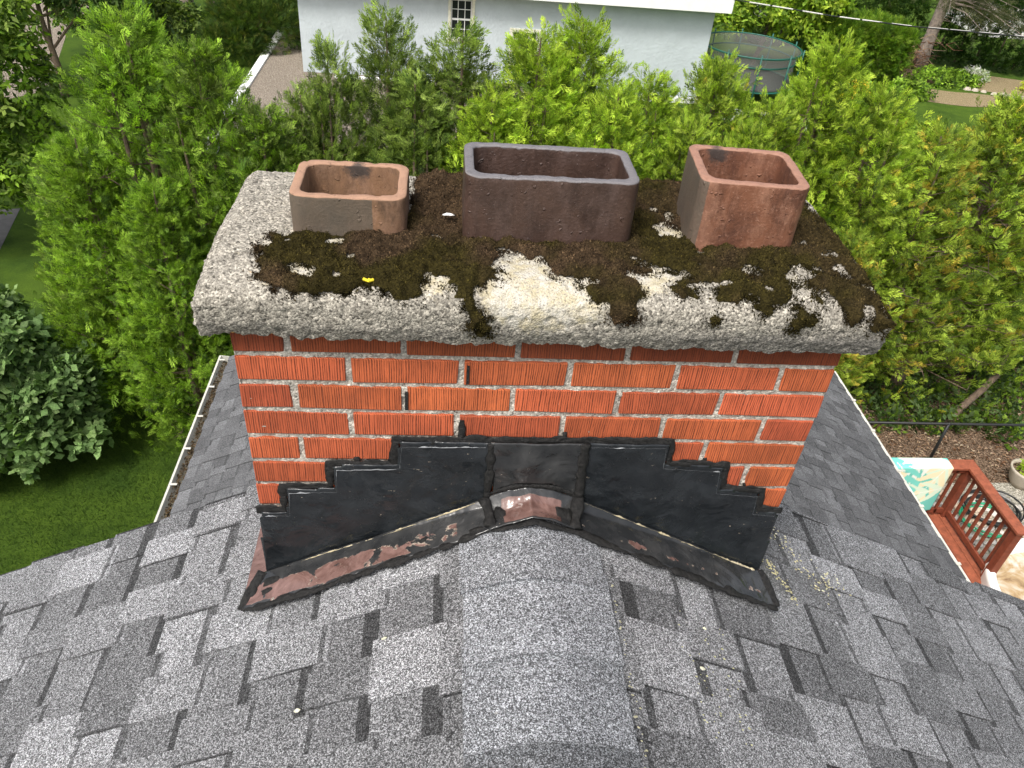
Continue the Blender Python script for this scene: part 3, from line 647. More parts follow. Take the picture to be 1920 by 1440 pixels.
def side_flash(s):
    P = [(.0,-.55),(.33,-.55),(.33,zr(.585)+.01),(0,zr(.585)+.01)]
    mb = MB(); mb.prism([(s*.585, y, z) for y, z in P], (s*.004, 0, 0)); mb.prism([(s*.585, -.03, zr(.585)+.006),(s*.585, .33, zr(.585)+.006),(s*(.64 if s < 0 else .60),.33,zr(.64 if s < 0 else .60)+.006),(s*(.635 if s < 0 else .60),-.09,zr(.635 if s < 0 else .60)+.006)], (0,0,.003))
    mb.col = (.45,.45,.45) if s < 0 else (.1,.1,.1); cfix(mb.build('side_flashing', M['apron'], ch))
side_flash(-1); side_flash(1)
def apron(side, crease, outer, tone_fn, name='apron_flashing'):
    n1, n2 = 110, 26
    def along(P, t):
        d = np.cumsum([0]+[math.dist(a, b) for a, b in zip(P, P[1:])]); d = d/d[-1]
        return np.stack([np.interp(t, d, [p[k] for p in P]) for k in range(3)], -1)
    t = np.linspace(0, 1, n1); A = along(crease, t); B = along(outer, t); V = []; C = []
    for j in range(n2):
        k = j/(n2-1); P = A*(1-k)+B*k
        P[:,2] += -.030*math.sin(math.pi*k)*(1-k)**.5*.9+.0028*(fbm(P[:,0]*40, P[:,1]*40, 0, 44)-.5)*2
        P[:,1] += (fbm(P[:,0]*24, k*2+0*t, 0, 45)-.5)*(.010*k)
        P[:,2] = np.maximum(P[:,2], np.array([surf(xx) for xx in P[:,0]])+.003+.004*(1-k))
        V.append(P.copy()); C.append(np.repeat(tone_fn(t, k)[:,None], 3, 1))
    i = np.arange(n1*n2).reshape(n2, n1); F = np.stack([i[:-1,:-1], i[1:,:-1], i[1:,1:], i[:-1,1:]], -1).reshape(-1, 4)
    me = raw_mesh(name, np.concatenate(V), F, M['apron'], np.concatenate(C), True); o = cfix(link(name, me, ch))
    s_ = o.modifiers.new('thick', 'SOLIDIFY'); s_.thickness = .003; s_.offset = 0; return o
def cr(P): return [(x, -.012, z) for x, z in P]
OL = [(-.088,-.086,-.449+.006),(-.147,-.094,-.472),(-.305,-.098,-.548),(-.47,-.106,-.628),(-.632,-.10,-.704)]
OR = [(.09,-.086,-.444),(.136,-.094,-.468),(.325,-.103,-.558),(.45,-.108,-.617),(.60,-.113,-.689)]
apL = apron(-1, cr(CRL), OL, lambda t, k: (.50+.38*t-.30*(k > .88)-.25*(t < .12))*np.clip((k-.22)*5, 0, 1)-.1*(k < .3)); tag(apL, 'left apron flashing with exposed reddish brown metal')
apR = apron(1, cr(CRR[::-1]), OR, lambda t, k: .16+.40*np.exp(-((k-.70)/.15)**2)+0*t); tag(apR, 'right apron flashing, mostly black with rusty flecks')
apC = apron(0, [(-.098,-.014,-.424),(-.05,-.014,-.398),(0,-.014,-.388),(.05,-.014,-.398),(.104,-.014,-.424)], [(-.09,-.092,-.438),(-.05,-.092,-.419),(0,-.092,-.402),(.05,-.092,-.417),(.092,-.092,-.438)],
            lambda t, k: (.9*((t > .18) & (t < .82))*(k > .12)*(k < .93)*np.ones_like(t))+.1); tag(apC, 'shiny rust red metal patch over the ridge')
def bead(name, pts, r, flat=.45, seed=0, amp=.62, ax='y', step=.006):
    """lumpy ribbon of sealant along a polyline"""
    out = []
    for a, b in zip(pts, pts[1:]):
        a = Vector(a); b = Vector(b); n = max(2, int((b-a).length/step)); out += [a.lerp(b, i/n) for i in range(n)]
    out.append(Vector(pts[-1])); k = np.arange(len(out)); nz = fbm(k*.28, seed*7.7, 0, 50, 3); nx = fbm(k*.22, seed*3.1, 4, 51, 3)
    rs = [r*(1+amp*2*(v-.5)) for v in nz]
    P = [p+Vector((0, 0, (nx[i]-.5)*r*1.3)) if ax == 'y' else p+Vector((0, (nx[i]-.5)*r*1.3, 0)) for i, p in enumerate(out)]
    mb = MB(); mb.tube(P, rs, 8, True, (1, flat, 1) if ax == 'y' else (1, 1, flat)); return mb
def bld(mb, name='sealant_bead'): return cfix(mb.build(name, M['tar'], ch, smooth=True))
yb = -.005
off = [(-.590,-.482),(-.531,-.480),(-.527,-.411),(-.428,-.406),(-.424,-.341),(-.294,-.337),(-.289,-.275),(-.085,-.270),(0,-.267),(.1,-.266),(.285,-.268),(.293,-.326),(.421,-.333),(.429,-.400),(.526,-.408),(.530,-.467),(.588,-.472)]
bld(bead('b', [(x, yb, z+.006) for x, z in off], .0092, .22, 1, .9))
bld(bead('b', [(x, yb-.001, z+.001) for x, z in off], .0065, .3, 14, .9))
bld(bead('b', [(-.093,-.013,-.27),(-.091,-.013,-.35),(-.095,-.016,-.42)], .0085, .5, 2)); bld(bead('b', [(.103,-.013,-.265),(.104,-.013,-.34),(.108,-.016,-.42)], .0105, .5, 3))
bld(bead('b', [(-.1,-.02,-.425),(-.09,-.05,-.430),(-.088,-.088,-.435)], .013, .5, 4, ax='z')); bld(bead('b', [(.107,-.02,-.422),(.1,-.05,-.428),(.092,-.088,-.436)], .014, .5, 5, ax='z'))
bld(bead('b', [(x, y-.002, surf(x)+.003) for x, y, z in OL[::-1]]+[(x,-.092,surf(x)+.003) for x in (-.05,0,.05)]+[(x, y-.002, surf(x)+.003) for x, y, z in OR], .0085, .28, 6, .95, 'z'))
bld(bead('b', [(-.097,-.014,-.416),(-.05,-.016,-.391),(-.02,-.016,-.386),(.03,-.016,-.386),(.06,-.015,-.393),(.104,-.014,-.417)], .006, .5, 7, .8))
bld(bead('b', [(-.598,-.012,-.676),(-.62,-.06,-.69),(-.633,-.1,-.702)], .011, .4, 8, .6, 'z')); bld(bead('b', [(.592,-.012,-.674),(.60,-.06,-.68),(.602,-.11,-.686)], .010, .4, 9, .6, 'z'))
for x, z0, z1 in ((-.155,-.262,-.222),(.058,-.262,-.244),(.372,-.330,-.312),(.480,-.404,-.388),(-.37,-.335,-.322)):
    bld(bead('b', [(x,-.003,z0),(x+.001,-.002,(z0+z1)/2),(x,.001,z1)], .0065 if x < 0 else .0045, .4, int(abs(x)*99), .6))
def scrape_or_glint(P, seed, y=-.0165, name='scraped_edge', col=(.62,.54,.40), big=.0017, thr=.46):
    out = []
    for p, q_ in zip(P, P[1:]):
        n = max(2, int(math.dist(p, q_)/.004)); out += [(p[0]+(q_[0]-p[0])*i/n, p[1]+(q_[1]-p[1])*i/n) for i in range(n)]
    k = np.arange(len(out)); nz = fbm(k*.13, seed*5.3, 0, 61, 3); n2 = fbm(k*.5, seed*2.3, 0, 62, 2)
    mb = MB(); mb.col = col
    mb.tube([(x, y, z+(n2[i]-.5)*.004) for i, (x, z) in enumerate(out)], [.0001+max(0, v-thr)*8*big*n2[i] for i, v in enumerate(nz)], 5)
    cfix(mb.build(name, M['leaf'] if name == 'scraped_edge' else M['edge_glint'], ch))
scrape_or_glint(CRL, 5); scrape_or_glint(CRR[::-1], 6)
def inset(P, d): return [(x, z-d) for x, z in P]
scrape_or_glint([(-.572,-.4885),(-.519,-.487),(-.514,-.417),(-.414,-.412),(-.411,-.348),(-.281,-.343),(-.276,-.281),(-.10,-.2775)], 7, -.0135, 'folded_edge_glint', (.5,.52,.53), .0014, .52)  # thin pale lines painting glints along the stepped flashing edges
scrape_or_glint([(.115,-.274),(.276,-.275),(.281,-.333),(.408,-.340),(.416,-.408),(.513,-.416),(.518,-.474),(.575,-.480)], 8, -.0135, 'folded_edge_glint', (.5,.52,.53), .0014, .54)
q = random.Random(8)    # dabs of sealant
def dab(x, y, z, rx, ry, dz=.003):
    mb = MB()
    n = 14; ph = q.uniform(0, 6); s = -SL if x > 0 else SL
    ring = [(x+rx*math.cos(t)*(1+.25*math.sin(3*t+ph)), y+ry*math.sin(t)*(1+.25*math.sin(2*t+ph))) for t in [2*math.pi*i/n for i in range(n)]]
    V = [(a, b, z+s*(a-x)-.003) for a, b in ring]+[(x+(a-x)*.7, y+(b-y)*.7, z+s*(a-x)*.7+dz) for a, b in ring]+[(x, y, z+dz*1.4)]
    mb.add(V, [(i, (i+1) % n, (i+1) % n+n, i+n) for i in range(n)]+[(i+n, (i+1) % n+n, 2*n) for i in range(n)]); bld(mb, 'sealant_dab')
def zap(x, y): k = (-.012-y)/.09; return (1-k)*(-.379-SL*1.075*abs(x)*.94)+k*(-.4075-SL*abs(x))+.0
for x, y, a, b in ((-.575,-.045,.02,.014), (-.36,-.094,.017,.010), (-.58,-.07,.016,.012), (-.615,-.05,.014,.02), (-.45,-.094,.014,.012), (-.30,-.088,.016,.010), (-.23,-.065,.014,.008), (-.12,-.08,.02,.012), (.3,-.092,.02,.010), (.52,-.095,.022,.012), (.2,-.088,.018,.01)):
    dab(x, y, zr(x)+.012+.018*max(0, 1+y/.09), a, b)
for x, a in ((-.07,.014), (.07,.02), (.085,.012)): dab(x, -.05, zr(x)+.017, a, .02)
# crumbs of mortar and paint on the right slope
mb = MB(); q = random.Random(12)
def crumb(x, y, s, c, h=.013):
    z = zr(x)+h-.004; a = q.uniform(0, 3.14); mb.col = c; n = 6; r = [(s*q.uniform(.5, 1.1)*math.cos(a+t)*1.3, s*q.uniform(.5, 1.1)*math.sin(a+t)*.8) for t in [6.283*i/n for i in range(n)]]
    sg = -SL if x > 0 else SL
    V = [(x+i, y+j, z+sg*i) for i, j in r]+[(x+i*.6, y+j*.6, z+sg*i*.6+s*.5) for i, j in r]
    mb.add(V, [tuple(range(n, 2*n))]+[(i, (i+1) % n, (i+1) % n+n, i+n) for i in range(n)])
for i in range(130):
    t = q.random(); crumb(.66+.24*t+q.gauss(0,.014), .16-.16*t+q.gauss(0,.02)+.05*math.sin(t*9), q.uniform(.0015,.004), q.choice([(.6,.55,.4),(.5,.45,.3),(.7,.68,.6)]))
for i in range(70):
    t = q.random(); crumb(.63+.05*t+q.gauss(0,.006), .05-.10*t+q.gauss(0,.012), q.uniform(.0015,.004), (.55,.5,.33))
for i in range(46): crumb(.162+q.gauss(0,.004), q.uniform(-.75,-.2), q.uniform(.001,.003), (.5,.47,.36), .012)
for i in range(60): crumb(.36+q.gauss(0,.006)+.05*math.sin(i), q.uniform(-.5,-.2), q.uniform(.001,.0032), (.5,.48,.34))
for x, y, s in ((-.46,-.385,.005),(-.3,-.28,.004),(-.56,-.085,.006),(.37,-.24,.004),(.335,-.345,.005),(-.02,.05,.001)): crumb(x, y, s*1.2, (.82,.8,.72))
tag(mb.build('mortar_crumbs', M['leaf']), 'pale crumbs of mortar and paint scattered on the shingles beside the chimney', 'crumbs', kind='stuff')
mb = MB(); q2 = random.Random(2)
mb.tube([(-.203,.19,.140),(-.195,.191,.1415),(-.187,.1905,.141),(-.18,.19,.140)], [.0015,.0045,.0042,.001], 8, True, (1, 1, .5))
mb.col = (.8,.8,.75); tag(mb.build('white_pebble', M['white_paint'], smooth=True), 'small white sliver lying on the moss between the two left flues', 'pebble')
# ---------------------------------------------------------------- foliage tools
def spray_template(seed, kind='cedar'):
    """flat fan of leaflets; local axes: x sideways, y along, z out of plane. returns (n,4,3), shade (n,)"""
    q = random.Random(seed); L = []; S = []
    def leaf(bx, by, ang, ln, wd, z, s, lift=0.0):
        c, n = math.cos(ang), math.sin(ang); dx, dy = n, c; px, py = c, -n
        L.append([(bx, by, z), (bx+dx*ln*.45-px*wd, by+dy*ln*.45-py*wd, z+lift*.5), (bx+dx*ln, by+dy*ln, z+lift), (bx+dx*ln*.45+px*wd, by+dy*ln*.45+py*wd, z+lift*.5)]); S.append(s)
    if kind == 'cedar':
        y = .05
        while y < .9:
            sd = 1 if len(L) % 2 else -1; a = sd*R(q.uniform(28, 52)); ln = (.52-.38*abs(y-.3))*q.uniform(.75, 1.1)
            leaf(0, y, a, ln, .034, q.uniform(-.03,.03), q.uniform(.7, 1.1), q.uniform(-.12,.04))
            # secondary twiglets
            for t in (.35, .65):
                bx, by = math.sin(a)*ln*t, y+math.cos(a)*ln*t; leaf(bx, by, a-sd*R(q.uniform(25, 60)), ln*.45, .027, q.uniform(-.03,.03), q.uniform(.85, 1.25), q.uniform(-.1,.05))
            y += q.uniform(.085, .125)
        leaf(0, .55, q.uniform(-.15,.15), .55, .045, 0, 1.25, -.04)
    elif kind == 'needle':
        for i in range(16):
            y = i/16; sd = 1 if i % 2 else -1; leaf(0, y, sd*R(q.uniform(30, 60)), q.uniform(.18,.3), .018, q.uniform(-.05,.05), q.uniform(.7, 1.2), q.uniform(-.2,-.02))
    else:   # leaf cluster
        for i in range(6):
            a = q.uniform(-2.4, 2.4); ln = q.uniform(.35, .55); leaf(q.uniform(-.25,.25), q.uniform(0,.6), a, ln, ln*(.36 if kind == 'broad' else .26), q.uniform(-.2,.2), q.uniform(.75, 1.2), q.uniform(-.2,.12))
    return np.array(L, np.float32), np.array(S, np.float32)
TPL = {k: [spray_template(s, k) for s in range(5)] for k in ('cedar', 'needle', 'broad', 'small')}
def sprays(rng, pos, dirs, nrm, size, col, kind):
    """place sprays; pos, dirs, nrm (N,3); size (N,); col (N,3)"""
    y = dirs/np.linalg.norm(dirs, axis=1)[:,None]; x = np.cross(y, nrm); x /= np.linalg.norm(x, axis=1)[:,None]+1e-9; z = np.cross(x, y)
    pick = rng.integers(0, 5, len(pos)); V = []; C = []
    for k in range(5):
        m = pick == k; T, S = TPL[kind][k]
        if not m.any(): continue
        q = (T[None,:,:,0,None]*x[m][:,None,None,:]+T[None,:,:,1,None]*y[m][:,None,None,:]+T[None,:,:,2,None]*z[m][:,None,None,:])*size[m][:,None,None,None]+pos[m][:,None,None,:]
        c = col[m][:,None,None,:]*S[None,:,None,None]*rng.uniform(.85, 1.15, (m.sum(), len(S), 1, 1))
        tip = np.array([.9, .97, 1.12, .97])[None,None,:,None]
        V.append(q.reshape(-1, 3)); C.append((c*tip*np.ones((1,1,4,1))).reshape(-1, 3))
    return np.concatenate(V), np.concatenate(C)
def leaf_mesh(name, V, C):
    n = len(V)//4; return raw_mesh(name, V, np.arange(4*n).reshape(n, 4), M['leaf'], C)
def unit(a): return a/(np.linalg.norm(a, axis=1)[:,None]+1e-9)
def pal(rng, n, cols, w):
    c = np.array(cols); i = rng.choice(len(c), n, p=np.array(w)/sum(w)); return c[i]*rng.uniform(.8, 1.2, (n, 1))

def cedar_meshes(seed, H, Rm, zb, cols, wts, nb=330, leader=2, openb=0.0, seedc=0.0, twigs=4):
    """arborvitae: crown mesh (sprays) and trunk mesh (trunk + limbs). Origin at base."""
    rng = np.random.default_rng(seed); q = random.Random(seed)
    P = []; D = []; N = []; S = []; CI = []; trunk = MB()
    lead = [((0, 0), H)]+[((q.uniform(-.35,.35), q.uniform(-.3,.3)), H*q.uniform(.86,.96)) for _ in range(leader)]
    for (lx, ly), lh in lead:
        pts = [(lx*min(1, t*1.6)+.05*math.sin(5*t+seed), ly*min(1, t*1.6)+.05*math.cos(4*t+seed), lh*t) for t in [i/12 for i in range(13)]]
        trunk.tube(pts, [.085*(1-.93*i/12)+.004 for i in range(13)], 7)
    lob = [(q.uniform(0, 6.28), q.uniform(zb, H*.8), q.uniform(.12,.3), q.uniform(.5, 1.0)) for _ in range(9)]
    for b in range(nb):
        (lx, ly), lh = lead[0] if b % 3 else lead[q.randrange(len(lead))]
        t = q.random()**.85; z = zb+(lh-zb)*t*.985; tt = (z-zb)/(H-zb); az = q.uniform(0, 6.283); lump = .62+.62*float(vnoise(np.array([3*math.cos(az)*1.3+seed]), np.array([3*math.sin(az)*1.3]), np.array([z*2.3]), seed)[0])
        r = Rm*(1-tt)**.52*(.75+.25*min(1, tt*5+.45))*q.uniform(.72, 1.06)*lump+.05
        for la, lz, lr, ls in lob:
            d = (az-la+math.pi) % (2*math.pi)-math.pi; r += Rm*lr*math.exp(-(d/.5)**2-((z-lz)/(.5*ls))**2)
        up = q.uniform(.25, .7)*r*.9
        k = min(1, z/lh*1.6); bx, by = lx*k, ly*k; tip = np.array([bx+r*math.cos(az), by+r*math.sin(az), min(z+up, z+.7)])
        base = np.array([bx, by, z-.15*r]); mid = (base+tip)/2+np.array([0, 0, -.12*r])
        if b % 7 == 0 or openb > q.random(): trunk.tube([base, mid, tip*.9+mid*.1], [.016*min(1,r), .009*min(1,r), .003], 4, False)
        ns = int(5+8*min(1.2, r/Rm))
        for i in range(ns):
            u = .3+.7*((i+q.random())/ns)**.8; p = base*(1-u)**2+2*mid*u*(1-u)+tip*u*u; out = tip-mid; out = out/np.linalg.norm(out)
            P.append(p+rng.normal(0, .028, 3)); sd = rng.normal(0, .55, 3)
            D.append(out*1.0+sd+np.array([0, 0, .25-.5*(rng.random() < .25)])); N.append(np.array([.6*math.cos(az), .6*math.sin(az), .8])+rng.normal(0, .55, 3)); S.append(q.uniform(.13,.27)*(.75+.25*(1-tt)))
            CI.append(u)
    for (lx, ly), lh in lead:       # sparse leader shoots
        for i in range(26):
            z = lh*.93+i*lh*.0032-.1+.05; a = q.uniform(0, 6.28); P.append(np.array([lx+.05*math.cos(a)*(26-i)/26, ly+.05*math.sin(a)*(26-i)/26, z])); D.append(np.array([math.cos(a)*.8, math.sin(a)*.8, .9])); N.append(rng.normal(0, 1, 3)); S.append(.17-.003*i); CI.append(1.0)
    for i in range(int(nb*.5)):       # long stray shoots at the surface
        az = q.uniform(0, 6.283); tt = q.random(); z = zb+(H-zb)*tt; r = Rm*(1-tt)**.52*1.0+.05; p = np.array([r*math.cos(az), r*math.sin(az), z]); d = np.array([math.cos(az)*.7, math.sin(az)*.7, .9])
        for k in range(2): P.append(p+d*.08*k); D.append(d+rng.normal(0,.3,3)); N.append(rng.normal(0, 1, 3)); S.append(.2-.04*k); CI.append(1.1)
    for i in range(twigs):          # bare grey twigs poking out of the surface
        az = q.uniform(0, 6.283); tt = q.uniform(.05, .75); z = zb+(H-zb)*tt; r = Rm*(1-tt)**.52*.98; a = Vector((.4*r*math.cos(az), .4*r*math.sin(az), z-.1)); b_ = Vector((r*math.cos(az+.15), r*math.sin(az+.15), z+.12)); c_ = Vector((1.12*r*math.cos(az+.05), 1.12*r*math.sin(az+.05), z+q.uniform(-.05,.3)))
        trunk.tube([a, b_, c_], [.012, .008, .0025], 4, False)
        for k in range(3): d_ = b_.lerp(c_, q.uniform(0, .8)); trunk.tube([d_, d_+Vector((q.uniform(-.2,.2), q.uniform(-.2,.2), q.uniform(-.1,.2)))], [.005, .0015], 4, False)
    P, D, N, S, CI = map(np.array, (P, D, N, S, CI)); col = pal(rng, len(P), cols, wts)
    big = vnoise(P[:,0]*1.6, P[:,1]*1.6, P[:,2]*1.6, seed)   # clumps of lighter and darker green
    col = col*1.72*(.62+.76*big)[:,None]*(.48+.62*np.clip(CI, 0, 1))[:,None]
    if seedc:
        cl = (vnoise(P[:,0]*4, P[:,1]*4, P[:,2]*4, seed+5) > .78-seedc) & (CI > .55) & (rng.random(len(P)) < .7); col[cl] = np.array([.46,.36,.06])*rng.uniform(.7,1.25,(cl.sum(),1))
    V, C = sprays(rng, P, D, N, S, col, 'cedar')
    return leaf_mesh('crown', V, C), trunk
G1 = [(.088,.155,.016), (.125,.205,.021), (.18,.275,.031), (.034,.066,.010)]     # fresh green
G2 = [(.074,.112,.022), (.105,.15,.030), (.145,.195,.04), (.036,.06,.013)]      # greyer green
G3 = [(.135,.205,.018), (.195,.27,.026), (.255,.325,.036), (.055,.095,.011)]      # yellow green
G4 = [(.12,.175,.022), (.175,.235,.03), (.225,.28,.04), (.052,.085,.013), (.34,.29,.04)]
VAR = {}
def cedar_variant(k, *a, **kw):
    c, t = cedar_meshes(*a, **kw); o = t.build('trunk', M['bark']); me = o.data; bpy.data.objects.remove(o); VAR[k] = (c, me, a[1])
cedar_variant('L1', 1, 5.5, 1.3, .2, G1, (3,4,3,2), nb=620)
cedar_variant('L2', 2, 5.4, 1.25, .2, G1+G2, (3,3,3,1,2,2,1,1), nb=600)
cedar_variant('C1', 3, 5.6, 1.15, .5, G2, (3,3,3,2), nb=520, leader=4)
cedar_variant('C2', 4, 5.7, 1.25, .5, G3, (3,3,2,2), nb=600, leader=3)
cedar_variant('R1', 5, 5.4, 1.3, .6, G3+G4, (2,3,2,2,2,2,2,2,.3), nb=620, seedc=.0)
cedar_variant('R2', 6, 5.2, 1.4, .7, G4, (3,3,3,3,.3), nb=640, openb=.2, seedc=.05, twigs=46)
def put(name, k, x, y, ztop, label, cat='tree', rz=0, grp=None, xy=1.0, gz=G):
    c, t, H = VAR[k]; e = tag(empty(name, (x, y, gz), rz), label, cat, grp); s = (ztop-gz)/H
    for nm, me in (('crown', c), ('trunk', t)):
        o = link(nm, me, e); o.scale = (s*xy, s*xy, s)
    return e
ROW = 'cedars in the row behind the chimney'
T = [('L2', -5.05, 9.0, -3.35, 1.0, 'lowest cedar at the left end of the row, above the broad-leaved bush'),
     ('L1', -3.95, 8.9, -1.72, 1.05, 'tall bushy cedar furthest left with thin leader shoots over the lawn'),
     ('L2', -3.1, 8.6, -1.95, .9, 'bright green cedar with a thin leader between the dark shrub and the gravel yard'),
     ('L1', -3.6, 7.75, -3.3, .92, 'dense low cedar in front of the row, beside the white gutter'),
     ('L2', -2.4, 8.4, -2.6, .9, 'cedar in front of the gravel yard with one sparse leader'),
     ('C1', -1.6, 9.0, -1.98, .72, 'grey green cedar behind the small ochre flue'),
     ('C1', -.92, 9.2, -1.60, .8, 'slender cedar standing against the blue wall left of the window'),
     ('C1', -.05, 9.2, -1.78, 1.1, 'dark olive cedar in front of the white upper window'),
     ('C2', .95, 8.9, -1.68, 1.0, 'bright yellow green cedar covering the lower window behind the dark flue'),
     ('C2', 1.55, 9.3, -1.55, .9, 'yellow green cedar with two leaders right of the lower window'),
     ('C2', 2.45, 9.0, -2.1, .85, 'short yellow green cedar before the blank end of the blue wall'),
     ('R1', 3.35, 9.1, -1.92, .8, 'cedar with a pointed top in front of the trampoline'),
     ('R1', 4.15, 9.0, -2.35, .85, 'short cedar just right of the trampoline, behind the red flue'),
     ('C2', 4.95, 9.3, -1.62, .9, 'tallest yellow green cedar on the right, in front of the clipped hedge'),
     ('R1', 5.75, 9.2, -2.2, .95, 'cedar below the leaning conifer trunk'),
     ('R2', 6.75, 9.2, -2.65, 1.0, 'cedar with orange seed tips below the bare soil'),
     ('R2', 7.9, 9.3, -2.25, 1.05, 'large cedar with orange seed tips at the right edge'),
     ('R1', 9.1, 9.8, -2.1, 1.0, 'cedar cut by the right edge of the picture'),
     ('R2', 5.6, 8.45, -3.9, .95, 'low spreading cedar beside the right end of the crown, above the gutter corner')]
T += [('C1', -2.0, 8.9, -2.55, .95, 'low cedar just behind the left end of the crown, below the gravel yard'),
     ('C1', -.5, 8.7, -2.25, 1.0, 'low cedar between the slender one and the dark olive one'),
     ('C2', .4, 8.5, -2.3, .9, 'low bright cedar right behind the left rim of the dark flue'),
     ('C2', 1.95, 8.6, -2.2, .9, 'low bright cedar behind the right rim of the dark flue'),
     ('R1', 2.95, 8.5, -2.5, .8, 'low cedar between the dark flue and the red flue'),
     ('R1', 3.75, 8.5, -2.55, .8, 'low cedar right behind the red flue'),
     ('L1', -4.6, 8.3, -3.0, .9, 'low bushy cedar leaning over the lawn above the broad-leaved bush')]
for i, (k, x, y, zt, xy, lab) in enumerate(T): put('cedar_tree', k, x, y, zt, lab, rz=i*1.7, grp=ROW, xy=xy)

# ---- broad-leaved trees and shrubs built from leaf clumps
def crown_clumps(seed, clumps, n, size, cols, wts, kind='broad', droop=.1):
    rng = np.random.default_rng(seed); cl = np.array(clumps); w = (cl[:,3]*cl[:,4]*cl[:,5])**(2/3); k = rng.choice(len(cl), n, p=w/w.sum())
    d = unit(rng.normal(0, 1, (n, 3))); d[:,2] = np.where(d[:,2] < -.35, -d[:,2], d[:,2]); rr = rng.uniform(.72, 1.05, n)**.6
    lump = .8+.4*vnoise(d[:,0]*2.5+k, d[:,1]*2.5, d[:,2]*2.5, seed)
    P = cl[k,:3]+d*cl[k,3:6]*(rr*lump)[:,None]
    D = d*.7+rng.normal(0, .6, (n, 3)); D[:,2] -= droop; Nn = d+rng.normal(0, .45, (n,3))+np.array([0,0,.5])
    col = pal(rng, n, cols, wts)*(.7+.6*vnoise(P[:,0]*1.8, P[:,1]*1.8, P[:,2]*1.8, seed+3))[:,None]
    return sprays(rng, P, D, np.cross(unit(D), unit(Nn)+1e-3) if kind == 'cedar' else Nn, rng.uniform(.7, 1.25, n)*size, col*1.75, kind)
def tree(name, base, clumps, n, size, cols, wts, label, cat='tree', kind='broad', trunk_r=.1, seed=0, mat='bark', grp=None, limbs=True, lean=None):
    e = tag(empty(name, base), label, cat, grp); V, C = crown_clumps(seed, clumps, n, size, cols, wts, kind)
    link('crown' if trunk_r > .03 else 'foliage', leaf_mesh('crown', V, C), e)
    mb = MB(); cz = max(c[2] for c in clumps); top = lean or (sum(c[0] for c in clumps)/len(clumps), sum(c[1] for c in clumps)/len(clumps), cz)
    q = random.Random(seed); k = [Vector((0,0,0)).lerp(Vector(top), t)+Vector((.05*math.sin(6*t+seed), .05*math.cos(5*t), 0)) for t in [i/8 for i in range(9)]]
    mb.tube(k, [trunk_r*(1-.7*i/8) for i in range(9)], 9)
    for c in clumps:
        for j in range(2):
            t = q.uniform(.3, .8); a = k[int(t*8)]; b = Vector((c[0]+q.uniform(-.4,.4)*c[3], c[1]+q.uniform(-.4,.4)*c[4], c[2]+q.uniform(-.2,.5)*c[5]))
            mb.tube([a, a.lerp(b, .5)+Vector((0,0,-.05)), b], [trunk_r*.4, trunk_r*.25, trunk_r*.08], 5, False)
    mb.build('trunk' if trunk_r > .03 else 'stem', M[mat], e, smooth=True); return e
GB = [(.08,.135,.045), (.11,.175,.06), (.145,.21,.08), (.045,.08,.025)]
GD = [(.022,.045,.012), (.035,.065,.014), (.05,.085,.018), (.06,.07,.02)]
q = random.Random(9)
# lilac-like bush, near left
tree('lilac_bush', (-6.15,7.3,G), [(-.1,0,1.8,.9,.8,.8),(.6,.1,1.3,.7,.6,.5),(-.6,-.3,1.4,.8,.7,.7),(.2,-.35,.95,.75,.55,.45),(.85,-.1,.65,.5,.45,.35),(-.9,.2,.7,.9,.6,.6),(.35,-.1,2.15,.45,.4,.35),(.95,.15,1.0,.4,.35,.3),(.0,-.5,.45,.6,.4,.35)], 4600, .215, GB, (3,3,2,2), 'broad-leaved bush with heart-shaped dark green leaves at the left edge above the shaded lawn', 'bush', 'broad', .04, 11)
# small-leaved tree top left
tree('maple_tree', (-9.0,13.2,G), [(.6,0,3.2,1.3,1.2,1.2),(1.2,-.2,4.2,.8,.9,.7),(-.2,.3,4.3,1.2,1.1,.8),(-.9,-.4,2.6,1.2,1.0,1.0),(.9,.2,1.9,1.0,.9,.8),(.0,0,1.2,.9,.8,.6),(-1.0,.4,3.7,1.3,1.0,.9)], 6500, .25, G1+G2, (2,3,2,2,2,3,2,1), 'small-leaved tree filling the top left corner', 'tree', 'small', .10, 12)
tree('cherry_tree', (-10.9,22.0,G), [(0,0,3.4,1.7,1.4,.7),(1.3,.2,2.6,1.2,1.0,.6),(-1.2,0,2.9,1.1,1.0,.6)], 2600, .3, GD+GB, (2,2,2,1,2,1,1,1), 'slim dark-trunked tree beside the pale path at the top left', 'tree', 'small', .11, 13, 'bark')
tree('oak_tree', (-9.75,30.6,G), [(0,0,6.5,2.6,2.4,1.0)], 1400, .4, G1, (2,2,2,1), 'rough tree trunk rising out of the picture behind the ivy mound', 'tree', 'small', .36, 14, 'bark_grey')
tree('oak_tree', (-8.75,31.6,G), [(0,0,6.6,2.6,2.4,1.0)], 1400, .4, G1, (2,2,2,1), 'tree trunk on the bright lawn just left of the dark yew', 'tree', 'small', .38, 15, 'bark_grey')
tree('shrub', (-9.3,27.2,G), [(0,0,.5,1.5,1.0,.9),(-.9,.3,.9,1.2,.9,.9)], 2600, .28, GD+G2, (2,3,2,1,2,2,1,1), 'loose dull green shrub at the foot of the rough trunks', 'shrub', 'small', .03, 16)
tree('shrub', (-11.0,25.6,G), [(0,0,1.4,1.1,.9,1.2),(.5,0,2.2,.9,.8,.8)], 2000, .28, GD+G1, (1,2,2,1,2,2,1,1), 'upright green shrub between the slim dark tree and the rough trunks', 'shrub', 'small', .03, 17)
